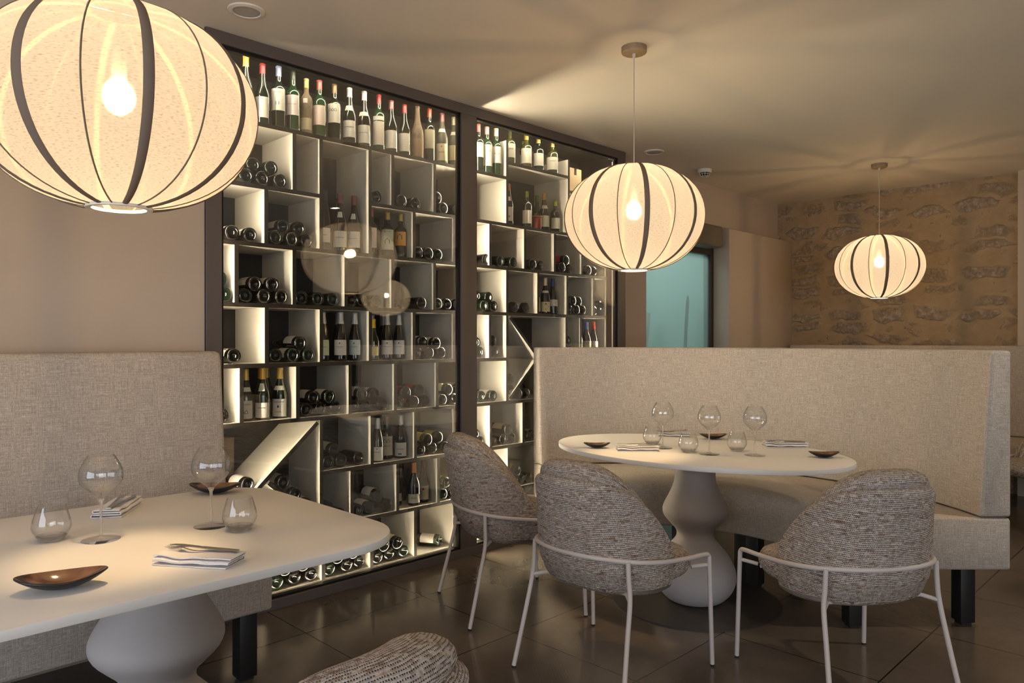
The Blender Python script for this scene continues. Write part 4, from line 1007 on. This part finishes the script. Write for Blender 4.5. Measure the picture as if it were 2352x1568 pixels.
for k in range(80):
    u = 2 * PI * k / 80; x, y = .797 * math.cos(u), .521 * math.sin(u); ol.append((.047 + x * math.cos(ph) - y * math.sin(ph), .036 + x * math.sin(ph) + y * math.cos(ph)))
link('tabletop', slab_me(ol, .756, .78), M['table'], t2)
link('pedestal', lathe_me(ped_profile(1.0), 56), M['pedestal'], t2)
link('base_disc', lathe_me([(0, .006), (.43, .006), (.43, .0), (0, 0)], 64), M['disc'], t2)

# ================================================================== CHAIRS
PHI = 1.80
def plan(phi, z, off=0.0):
    """outer plan curve of the tub at height z; off = inward offset"""
    lean = max(0, z - .42) * .17; b = .292 - max(0, z - .46) * .07 - off; a = .262 - off
    s = math.sin(phi); c = math.cos(phi)
    y = math.copysign(abs(s) ** .86, s) * b
    x = -.005 - (a if c > 0 else .27 - off * .2) * math.copysign(abs(c) ** .92, c) - lean * max(0, c) ** .8
    tuck = max(0, .47 - z) * .55     # the underside draws in
    return Vector((x + tuck * c * .8, y * (1 - tuck * .9), z))
def gshape(phi, p=2.5): return 1 - abs(phi / PHI) ** p
def shell_me(zb, zt_lo, zt_hi, o0, o1, p=2.5, th_end=.4, bulge=.0, topfat=0.0, ridge=False):
    NP = 44; loops = []; us = []; arcs = 0; prev = None; vs = []
    for i in range(NP + 1):
        phi = -PHI + 2 * PHI * i / NP
        g = gshape(phi, p); zt = zt_lo + (zt_hi - zt_lo) * g; e = abs(phi / PHI)
        th = (o1 - o0) * (1 - (1 - th_end) * e ** 10); mid = (o0 + o1) / 2
        if i in (0, NP): th *= .35
        lp = []; nS = 12; hr = th / 2
        fg = max(0, g - .15) / .85
        def fat(z):
            u = (z - zb) / max(zt - zb, 1e-3); return bulge * math.sin(PI * min(max(u, 0), 1)) + topfat * fg * math.exp(-(max(0, .93 - u) / .10) ** 2)
        z0, z1 = zb + hr, max(zt - hr, zb + hr + .005)
        for k in range(nS + 1):
            z = z0 + (z1 - z0) * k / nS; lp.append(plan(phi, z, mid - hr - fat(z) * .5))
        h1 = hr + fat(z1) * .5; h0 = hr
        for k in range(1, 8):
            a = PI * k / 8; lp.append(plan(phi, z1 + hr * math.sin(a), mid - h1 * math.cos(a)))
        crest = len(lp) - 4
        for k in range(nS + 1):
            z = z1 - (z1 - z0) * k / nS; lp.append(plan(phi, z, mid + hr + fat(z) * .5))
        for k in range(1, 6):
            a = PI * k / 6; lp.append(plan(phi, z0 - hr * math.sin(a), mid + hr * math.cos(a)))
        vv = [0.0]
        for k in range(1, len(lp)): vv.append(vv[-1] + (lp[k] - lp[k - 1]).length)
        if ridge:
            vt = vv[crest]; vv = [1.5 + q - vt for q in vv]
        loops.append(lp); vs.append(vv)
        q = plan(phi, .55, 0)
        if prev is not None: arcs += (q - prev).length
        prev = q; us.append(arcs)
    n = len(loops[0])
    return loops_me(loops, lambda i, k: (us[i], vs[i][k] if k < n else vs[i][0] + 1.0), True, True, 60)
def seat_me(x0, x1, hw, z0, z1):
    """D-shaped cushion: rings from the bottom centre out and up to the top centre"""
    NA = 56; rings = []
    def outl(a, k):
        c, s = math.cos(a), math.sin(a)
        x = (x0 + x1) / 2 + (x1 - x0) / 2 * math.copysign(abs(c) ** .72, c) * k
        w_ = hw * (1 - .10 * max(0, -c))
        return x, w_ * math.copysign(abs(s) ** .72, s) * k
    zm = (z0 + z1) / 2; hh = (z1 - z0) / 2
    prof = [(.15, z0), (.6, z0), (.86, z0 + .004), (.945, z0 + hh * .3), (.99, zm - hh * .3), (1.0, zm), (.99, zm + hh * .3), (.95, z1 - hh * .32), (.87, z1 - .006), (.70, z1 + .003), (.45, z1 + .006), (.2, z1 + .007)]
    for k, z in prof: rings.append([(*outl(2 * PI * j / NA, k), z) for j in range(NA)])
    bm = bmesh.new(); ul = bm.loops.layers.uv.new('UVMap'); V = [[bm.verts.new(p) for p in r_] for r_ in rings]
    for i in range(len(V) - 1):
        for j in range(NA):
            f = bm.faces.new([V[i][j], V[i][(j + 1) % NA], V[i + 1][(j + 1) % NA], V[i + 1][j]])
    bm.faces.new(V[0][::-1]); bm.faces.new(V[-1])
    for f in bm.faces:
        f.normal_update()
        for lp in f.loops:
            c = lp.vert.co
            lp[ul].uv = (c.y + .31, c.x + .07) if abs(f.normal.z) > .5 else ((c.y - c.x) * .9, c.z)
    return to_mesh(bm, True, 60)
def make_chair():
    t = thing('tub_chair', '', 'chair')
    T = M['tweed']; L = M['leg_metal']
    link('back_shell', shell_me(.372, .485, .832, .0, .055, 3.2, .4, .010, .010), T, t)
    link('back_cushion', shell_me(.44, .50, .890, .034, .122, 2.9, .35, .006, .040, True), T, t)
    link('seat_cushion', seat_me(-.21, .305, .288, .392, .497), T, t)
    # rail hugging the tub, bending down into the front legs
    zr = lambda x: .530 - (x + .27) * .115
    half = [(.268, -.306, .455), (.262, -.304, zr(.25) - .004), (.235, -.305, zr(.22)), (.10, -.308, zr(.10)), (-.06, -.302, zr(-.06)), (-.17, -.262, zr(-.17)), (-.245, -.18, zr(-.245)), (-.282, -.07, zr(-.27))]
    pts = smooth_path(half + [(x, -y, z) for x, y, z in half[::-1]], 5)
    tube('rail', pts, .0095, L, t, 12)
    for s in (-1, 1):
        lg = tube('leg', [(.285, s * .312, .008), (.268, s * .306, .457)], .0095, L, t, 12)
        tube('foot_cap', [(.2853, s * .312, 0), (.285, s * .312, .010)], .0088, M['rubber'], lg, 12)
        bend = (-.215, s * .247, .375)
        lg = tube('leg', smooth_path([(-.30, s * .275, .008), (-.245, s * .256, .24), bend, (-.212, s * .240, .45), (-.212, s * .236, zr(-.21))], 4), .0095, L, t, 12)
        tube('foot_cap', [(-.3003, s * .275, 0), (-.30, s * .275, .010)], .0088, M['rubber'], lg, 12)
        tube('seat_bracket', [bend, (-.17, s * .20, .385)], .008, L, t, 10)
        tube('seat_bracket', [(.272, s * .307, .425), (.22, s * .25, .415)], .008, L, t, 10)
    bm = bmesh.new(); tube_bm(bm, [(-.17, -.20, .385), (-.17, .20, .385)], .008); tube_bm(bm, [(.20, -.25, .412), (.20, .25, .412)], .008)
    link('under_frame', to_mesh(bm), L, t)
    return t
c0 = make_chair()
for i, (lab, x, y, a) in enumerate((
    ('grey tweed tub chair nearest the wine cabinet, left end of the oval table', 2.68, 2.70, -24.3),
    ('grey tweed tub chair in the middle, its back to the camera, at the oval table', 2.47, 1.885, 1.0),
    ('grey tweed tub chair on the right, in front of the curved bench end', 3.02, 1.139, 57.5),
    ('cream tweed tub chair cut off by the bottom edge, beside the left table', .615, 1.18, 98),
    ('tweed tub chair at the far right edge, behind the curved bench end', 6.365, .985, 140))):
    c = c0 if i == 0 else copy_tree(c0)
    c.location = (x, y, 0); c.rotation_euler = (0, 0, R(a)); c['label'] = lab; c['category'] = 'chair'; c['group'] = 'tweed tub chairs'

# ================================================================== LANTERNS
RL, HL = .353, .260
def lantern_point(t, phi, k=1.0):
    """t: -1 bottom hole .. 1 top hole; fabric sags a little between the ribs"""
    an = t * R(80.5); r = RL * math.cos(an) ** .88; z = HL * math.sin(an) / math.sin(R(80.5))
    sag = 1 - .020 * abs(math.sin(phi * 8)) * math.cos(an) ** .5 - .008
    return Vector((r * k * sag * math.cos(phi), r * k * sag * math.sin(phi), z))
def make_lantern():
    t = thing('pendant_lantern', '', 'pendant lamp')
    NT, NPH = 30, 128
    loops = [[lantern_point(-1 + 2 * i / NT, 2 * PI * k / NPH) for k in range(NPH)] for i in range(NT + 1)]
    link('shade', loops_me(loops, lambda i, k: (2 * PI * k / NPH * .3, i / NT * .75), False, True, 180), M['shade'], t)
    for j in range(16):
        ph_ = 2 * PI * j / 16; thick = j % 2 == 0
        bm = bmesh.new(); wd = .0125 if thick else .0022; V = []
        for i in range(NT + 1):
            p = lantern_point(-1 + 2 * i / NT, ph_, 1.0); rad = Vector((math.cos(ph_), math.sin(ph_), 0)); tg = Vector((-math.sin(ph_), math.cos(ph_), 0))
            an = (-1 + 2 * i / NT) * R(80.5); nr = (rad * math.cos(an) + Vector((0, 0, 1)) * math.sin(an)).normalized()
            w2 = wd * (.55 + .45 * math.cos(an)) if thick else wd; dp = .003 if thick else .0022
            p = p + nr * (dp * .3)
            V.append([bm.verts.new(p + tg * (w2 * cx) + nr * (dp * cy)) for cx, cy in ((-1, -.4), (-.5, .7), (.5, .7), (1, -.4), (.5, -.9), (-.5, -.9))])
        for i in range(NT):
            for k in range(6): bm.faces.new([V[i][k], V[i][(k + 1) % 6], V[i + 1][(k + 1) % 6], V[i + 1][k]])
        bm.faces.new(V[0]); bm.faces.new(V[-1])
        link('rib', to_mesh(bm, True, 60), M['tape'] if thick else M['wire'], t)
    rb = RL * math.cos(R(80.5)) ** .88
    link('bottom_ring', lathe_me([(rb - .006, -HL - .004), (rb + .008, -HL - .005), (rb + .010, -HL + .004), (rb - .004, -HL + .005), (rb - .006, -HL - .004)], 40), M['ceramic'], t)
    link('top_cover', lathe_me([(0, HL + .002), (rb * .5, HL + .002), (rb, HL)], 40), M['shade'], t)
    link('top_ring', lathe_me([(rb - .006, HL - .004), (rb + .006, HL - .004), (rb + .006, HL + .004), (rb - .006, HL + .004), (rb - .006, HL - .004)], 40), M['wire'], t)
    bm = bmesh.new()
    for j in range(4):
        a = PI / 2 * j; tube_bm(bm, [(0, 0, HL), (rb * math.cos(a), rb * math.sin(a), HL)], .0015, 6)
    link('spider', to_mesh(bm), M['steel'], t)
    bz = .035
    bl = link('bulb', lathe_me([(0, bz - .030)] + [(.030 * math.cos(R(a)), bz + .030 * math.sin(R(a))) for a in range(-80, 90, 10)] + [(0, bz + .030)], 24), M['bulb'], t)
    link('lamp_holder', lathe_me([(0, bz + .0305), (.016, bz + .0305), (.018, bz + .06), (.018, bz + .115), (.006, bz + .125), (0, bz + .125)], 20), M['plastic'], t)
    return t
LZ = EYE + .612
la = make_lantern()
def finish_lantern(t, drop):
    link('canopy', lathe_me([(0, drop - .032), (.056, drop - .032), (.061, drop - .029), (.063, drop - .024), (.063, drop), (0, drop)], 40), M['canopy'], t)
    link('cord_grip', lathe_me([(0, drop - .052), (.006, drop - .052), (.008, drop - .046), (.008, drop - .032), (0, drop - .032)], 14), M['plastic'], t)
    tube('cord', [(0, 0, .155), (0, 0, drop - .05)], .0026, M['cord'], t, 8)
finish_lantern(la, CEIL - LZ)
for i, (lab, x, y, a) in enumerate((
    ('large lit linen lantern in the upper left foreground', .648, 2.130, 0),
    ('lit linen lantern with dark ribs hanging over the oval table', 3.06, 2.19, 0),
    ('small-looking lit linen lantern in front of the stone wall', 6.55, 2.19, 0),
    ('lit linen lantern behind the camera, reflected small in the glass', 6.31, -1.94, 0))):
    c = la if i == 0 else copy_tree(la)
    c.location = (x, y, LZ); c['label'] = lab; c['category'] = 'pendant lamp'; c['group'] = 'linen lanterns in a row'
    view = math.atan2(-y, -x)           # a broad rib faces the room's near end, slightly to the right
    c.rotation_euler = (0, 0, view + R(10))

# ================================================================== CEILING FITTINGS
def speaker(x, y, label):
    t = thing('ceiling_speaker', label, 'speaker', (x, y, CEIL), 0, 'round ceiling speakers')
    link('trim_ring', lathe_me([(.058, -.006), (.062, -.010), (.078, -.006), (.080, 0), (.058, 0)], 40), M['plastic'], t)
    link('grille', lathe_me([(0, -.005), (.058, -.005), (.058, 0), (0, 0)], 40), pbr('speaker_grille', (.50, .47, .42), .7, bump=(900, .5)), t)
speaker(1.49, 3.17, 'round white ceiling speaker beside the near lantern')
speaker(4.87, 3.294, 'round white ceiling speaker beyond the middle lantern')
sd = thing('smoke_detector', 'small white smoke detector on the ceiling near the frosted door', 'smoke detector', (5.69, 3.33, CEIL))
link('base', lathe_me([(0, 0), (.060, 0), (.060, -.022), (.054, -.030), (0, -.030)][::-1], 32), M['plastic'], sd)
link('sensor_cage', lathe_me([(0, -.030), (.042, -.030), (.040, -.044), (.028, -.058), (0, -.060)][::-1], 32), M['black_metal'], sd)
bm = bmesh.new()
for j in range(10):
    a = 2 * PI * j / 10; tube_bm(bm, [(.044 * math.cos(a), .044 * math.sin(a), -.030), (.042 * math.cos(a), .042 * math.sin(a), -.044), (.028 * math.cos(a), .028 * math.sin(a), -.060), (.010 * math.cos(a), .010 * math.sin(a), -.062)], .0022, 6)
for rr, zz in ((.043, -.042), (.030, -.057)):
    tube_bm(bm, [(rr * math.cos(2 * PI * k / 24), rr * math.sin(2 * PI * k / 24), zz) for k in range(25)], .002, 6)
link('cage_bars', to_mesh(bm), M['plastic'], sd)
for i, (x, y) in enumerate(((4.42, -.24),)):
    t = thing('downlight', ('recessed downlight reflected as a white oval in the cabinet glass', 'recessed downlight behind the camera')[i], 'lamp', (x, y, CEIL), 0, 'recessed downlights')
    link('trim_ring', lathe_me([(.040, -.004), (.055, -.004), (.056, 0), (.040, 0)], 32), M['plastic'], t)
    link('lens', lathe_me([(0, -.002), (.040, -.002), (.040, 0), (0, 0)], 32), M['downlight'], t)
    l = bpy.data.lights.new('downlight_beam', 'SPOT'); l.energy = 85; l.spot_size = R(115); l.spot_blend = .7; l.color = (1, .84, .62); l.shadow_soft_size = .04
    o = bpy.data.objects.new('downlight_beam', l); COL.objects.link(o); o.location = (0, 0, -.012); o.parent = t

# ================================================================== TABLEWARE
TZ = .7805
def wine_glass():
    t = thing('wine_glass', '', 'wine glass')
    rb = .058
    prof = [(.0045, .108), (.007, .116), (.015, .126), (.030, .138), (.046, .153), (.056, .171), (rb, .188), (.0555, .206), (.0475, .224), (.040, .237), (.0355, .244)]
    prof = [(p.x, p.z) for p in smooth_path([(a, 0, z) for a, z in prof], 3)]
    inner = [(r_ - .0010, z + .0006) for r_, z in prof[6:]][::-1]
    link('bowl', lathe_me([(Vector(p)[0], p[1]) for p in prof] + [(.035, .2444)] + inner, 40), M['stem_glass'], t)
    link('stem', lathe_me([(.0035, .014), (.0034, .06), (.0036, .09), (.0048, .108), (.010, .119)], 16), M['solid_glass'], t)
    link('foot', lathe_me([(0, 0), (.050, 0), (.0515, .0012), (.050, .0022), (.020, .0045), (.008, .009), (.0075, .012), (.0035, .016)], 40), M['stem_glass'], t)
    return t
def tumbler():
    t = thing('water_glass', '', 'glass')
    link('glass_wall', lathe_me([(.030, .004), (.041, .014), (.049, .030), (.0515, .040), (.0485, .060), (.042, .082), (.0365, .099), (.0355, .099), (.041, .082), (.0475, .060), (.0503, .040), (.0475, .030), (.038, .016), (.026, .011), (0, .010)], 40), M['stem_glass'], t)
    link('base', lathe_me([(0, .0), (.027, 0), (.031, .004), (.040, .0135), (.037, .0155), (.024, .0105), (0, .0095)], 40), M['solid_glass'], t)
    return t
def dish(L_, W_, H_):
    """pointed-oval dish with upturned ends"""
    t = thing('oval_dish', '', 'dish')
    def surf(k, z_off, inner):
        pts = []
        for j in range(48):
            a = 2 * PI * j / 48; c, s = math.cos(a), math.sin(a)
            x = L_ / 2 * k * c; y = W_ / 2 * k * math.copysign(abs(s) ** 1.25, s)
            z = H_ * (k ** 2.2) * (.72 + .28 * c * c) + z_off
            pts.append((x, y, z))
        return pts
    ks = [.08, .3, .5, .68, .82, .92, 1.0]
    bot = [surf(k, 0 if k > .45 else 0, False) for k in ks]
    bot = [[(x, y, max(z - .0, .0)) for x, y, z in r_] for r_ in bot]
    inn = [[(x * .985, y * .97, z + .004) for x, y, z in r_] for r_ in bot]
    link('outer_shell', loops_me(bot + [[(x * 1.0, y, z + .003) for x, y, z in bot[-1]], inn[-1]], None, False, True, 60), M['dish_out'], t)
    bm = bmesh.new(); V = [[bm.verts.new(p) for p in r_] for r_ in inn]
    for i in range(len(V) - 1):
        for k in range(48): bm.faces.new([V[i][k], V[i][(k + 1) % 48], V[i + 1][(k + 1) % 48], V[i + 1][k]])
    bm.faces.new(V[0]); link('glaze', to_mesh(bm, True, 70), M['glaze'], t)
    return t
def napkin(L_=.205, W_=.085):
    """linen napkin folded into a long packet, folds open towards +x"""
    t = thing('folded_napkin', '', 'napkin')
    zs = [.001, .0055, .0065, .011, .012, .0165, .0175, .022]
    sec = []; n = 10
    # spiral-like folded cross-section: an S of three layers
    path = [(-W_ / 2, .002), (W_ / 2 - .004, .002), (W_ / 2, .005), (W_ / 2 - .004, .009), (-W_ / 2 + .010, .009), (-W_ / 2 + .004, .012), (-W_ / 2 + .010, .0155), (W_ / 2 - .010, .0155), (W_ / 2 - .004, .019), (W_ / 2 - .010, .0225), (-W_ / 2 + .006, .0225)]
    P = smooth_path([(0, a, z) for a, z in path], 4); up = []; dn = []
    for i, p in enumerate(P):
        tg = (P[min(i + 1, len(P) - 1)] - P[max(i - 1, 0)]).normalized(); nr = Vector((0, -tg.z, tg.y)) * .0014
        up.append(p + nr); dn.append(p - nr)
    sec = up + dn[::-1]; loops = []
    for i in range(17):
        x = -L_ / 2 + L_ * i / 16; sw = .0015 * math.sin(i * .9)
        loops.append([(x + .010 * (q.z / .02) * (1 if i == 16 else 0), q.y * (1 + .02 * math.sin(i * .7)), max(.0005, q.z * (1 + (.10 * math.sin(i * .55 + 1))) + (.0 if q.z < .004 else sw))) for q in sec])
    link('folded_cloth', loops_me(loops, None, True, True, 50), M['napkin'], t)
    return t
def fork():
    t = thing('fork', '', 'fork')
    L_ = .195
    hd = smooth_path([(-L_ / 2, 0, .003), (-.05, 0, .004), (.0, 0, .007), (.035, 0, .009), (.052, 0, .007)], 6)
    bm = bmesh.new(); V = []
    for i, p in enumerate(hd):
        s = i / (len(hd) - 1); w_ = .0075 * (1 - s) + .0032 * s if s < .8 else .0032 + (s - .8) * .03
        V.append([bm.verts.new((p.x, p.y + w_ * a, p.z + .0013 * b)) for a, b in ((-1, 0), (-.6, 1), (.6, 1), (1, 0), (.6, -1), (-.6, -1))])
    for i in range(len(V) - 1):
        for k in range(6): bm.faces.new([V[i][k], V[i][(k + 1) % 6], V[i + 1][(k + 1) % 6], V[i + 1][k]])
    bm.faces.new(V[0]); bm.faces.new(V[-1])
    link('handle', to_mesh(bm, True, 60), M['steel'], t)
    bm = bmesh.new(); box_bm(bm, .050, .062, -.0105, .0105, .0055, .0078, .001, 1)
    for y in (-.0092, -.0031, .0031, .0092): tube_bm(bm, [(.060, y, .0067), (.078, y, .0045), (.097, y * .92, .0085)], [.0014, .0013, .0006], 6)
    link('tines', to_mesh(bm, True, 60), M['steel'], t)
    return t
def knife():
    t = thing('knife', '', 'knife')
    bm = bmesh.new(); V = []
    for i, p in enumerate(smooth_path([(-.105, 0, .0035), (-.05, 0, .0035), (.005, 0, .0035)], 6)):
        s = i / 12; w_ = .0085 - .003 * s
        V.append([bm.verts.new((p.x, p.y + w_ * a, p.z + .0026 * b)) for a, b in ((-1, 0), (-.7, .8), (0, 1), (.7, .8), (1, 0), (.7, -.8), (0, -1), (-.7, -.8))])
    for i in range(len(V) - 1):
        for k in range(8): bm.faces.new([V[i][k], V[i][(k + 1) % 8], V[i + 1][(k + 1) % 8], V[i + 1][k]])
    bm.faces.new(V[0]); bm.faces.new(V[-1]); link('handle', to_mesh(bm, True, 60), M['steel'], t)
    bl = [(.003, -.004), (.02, -.0085), (.075, -.0105), (.095, -.007), (.108, .003), (.104, .006), (.003, .005)]
    link('blade', slab_me(bl, .0028, .0042, .0004), M['steel'], t)
    return t
g0, w0 = wine_glass(), tumbler()
for i, (lab, x, y) in enumerate((
    ('tall stemmed wine glass between napkin and water glass on the left table', .6645, 2.349),
    ('stemmed wine glass in front of the dark dish on the left table', .956, 2.280),
    ('leftmost wine glass on the oval table, beside the far napkin', 3.354, 2.213),
    ('middle wine glass on the oval table, before the dark dish', 3.342, 1.929),
    ('rightmost wine glass on the oval table', 3.47, 1.747))):
    c = g0 if i == 0 else copy_tree(g0); c.location = (x, y, TZ); c['label'] = lab; c['category'] = 'wine glass'; c['group'] = 'stemmed wine glasses'
for i, (lab, x, y) in enumerate((
    ('water glass at the far left of the left table', .563, 2.450),
    ('water glass at the right side of the left table, by a wine glass', .9987, 2.173),
    ('leftmost water glass on the oval table', 3.438, 2.338),
    ('middle water glass on the oval table, left of the middle wine glass', 3.331, 2.043),
    ('rightmost water glass on the oval table, between two wine glasses', 3.549, 1.887))):
    c = w0 if i == 0 else copy_tree(w0); c.location = (x, y, TZ); c['label'] = lab; c['category'] = 'glass'; c['group'] = 'water glasses'
d0 = dish(.190, .115, .034)
for i, (lab, x, y, a, s) in enumerate((
    ('dark brown oval dish nearest the camera on the left table', .470, 1.955, -18, 1.0),
    ('dark brown oval dish at the far corner of the left table', 1.174, 2.765, -42, 1.0),
    ('small dark oval dish at the left end of the oval table', 3.116, 2.471, -45, .76),
    ('dark oval dish at the bench side of the oval table', 3.875, 2.21, -47, .84),
    ('dark oval dish at the right end of the oval table', 3.655, 1.478, -50, .78))):
    c = d0 if i == 0 else copy_tree(d0); c.location = (x, y, TZ); c.rotation_euler = (0, 0, R(a)); c.scale = (s, s, s)
    c['label'] = lab; c['category'] = 'dish'; c['group'] = 'dark glazed dishes'
n0, f0, k0 = napkin(), fork(), knife()
spots = [('on the left table, nearest the camera', .775, 1.930, -55, -52, -62, 1.0), ('on the left table, by the bench', .820, 2.710, 55, 60, 50, 1.05),
         ('at the camera side of the oval table', 3.185, 2.262, -47, -42, -50, 1.0), ('at the bench side of the oval table', 3.80, 2.43, -60, -20, -70, .85), ('at the right end of the oval table', 3.86, 1.775, -48, -46, -50, 1.05)]
for i, (wh, x, y, a, fa, ka, s) in enumerate(spots):
    n = n0 if i == 0 else copy_tree(n0); n.location = (x, y, TZ); n.rotation_euler = (0, 0, R(a)); n.scale = (s, s, 1)
    n['label'] = 'white folded linen napkin ' + wh; n['category'] = 'napkin'; n['group'] = 'folded napkins'
    f = f0 if i == 0 else copy_tree(f0); k = k0 if i == 0 else copy_tree(k0)
    dx, dy = math.cos(R(a)), math.sin(R(a)); z = TZ + .0275
    flip = (180, 0, 0, 0, 180)[i]
    f.location = (x - .006 * dy, y + .006 * dx, z); f.rotation_euler = (0, 0, R(fa + flip))
    k.location = (x + .014 * (-dy) * (-1), y + .014 * dx * (-1), z); k.rotation_euler = (0, 0, R(ka + flip))
    if i == 0:
        f.location = (x + .012, y + .010, z); k.location = (x + .024, y + .020, z)
    f['label'] = 'steel fork lying on the napkin ' + wh; f['category'] = 'fork'; f['group'] = 'forks on napkins'
    k['label'] = 'steel knife lying on the napkin ' + wh; k['category'] = 'knife'; k['group'] = 'knives on napkins'
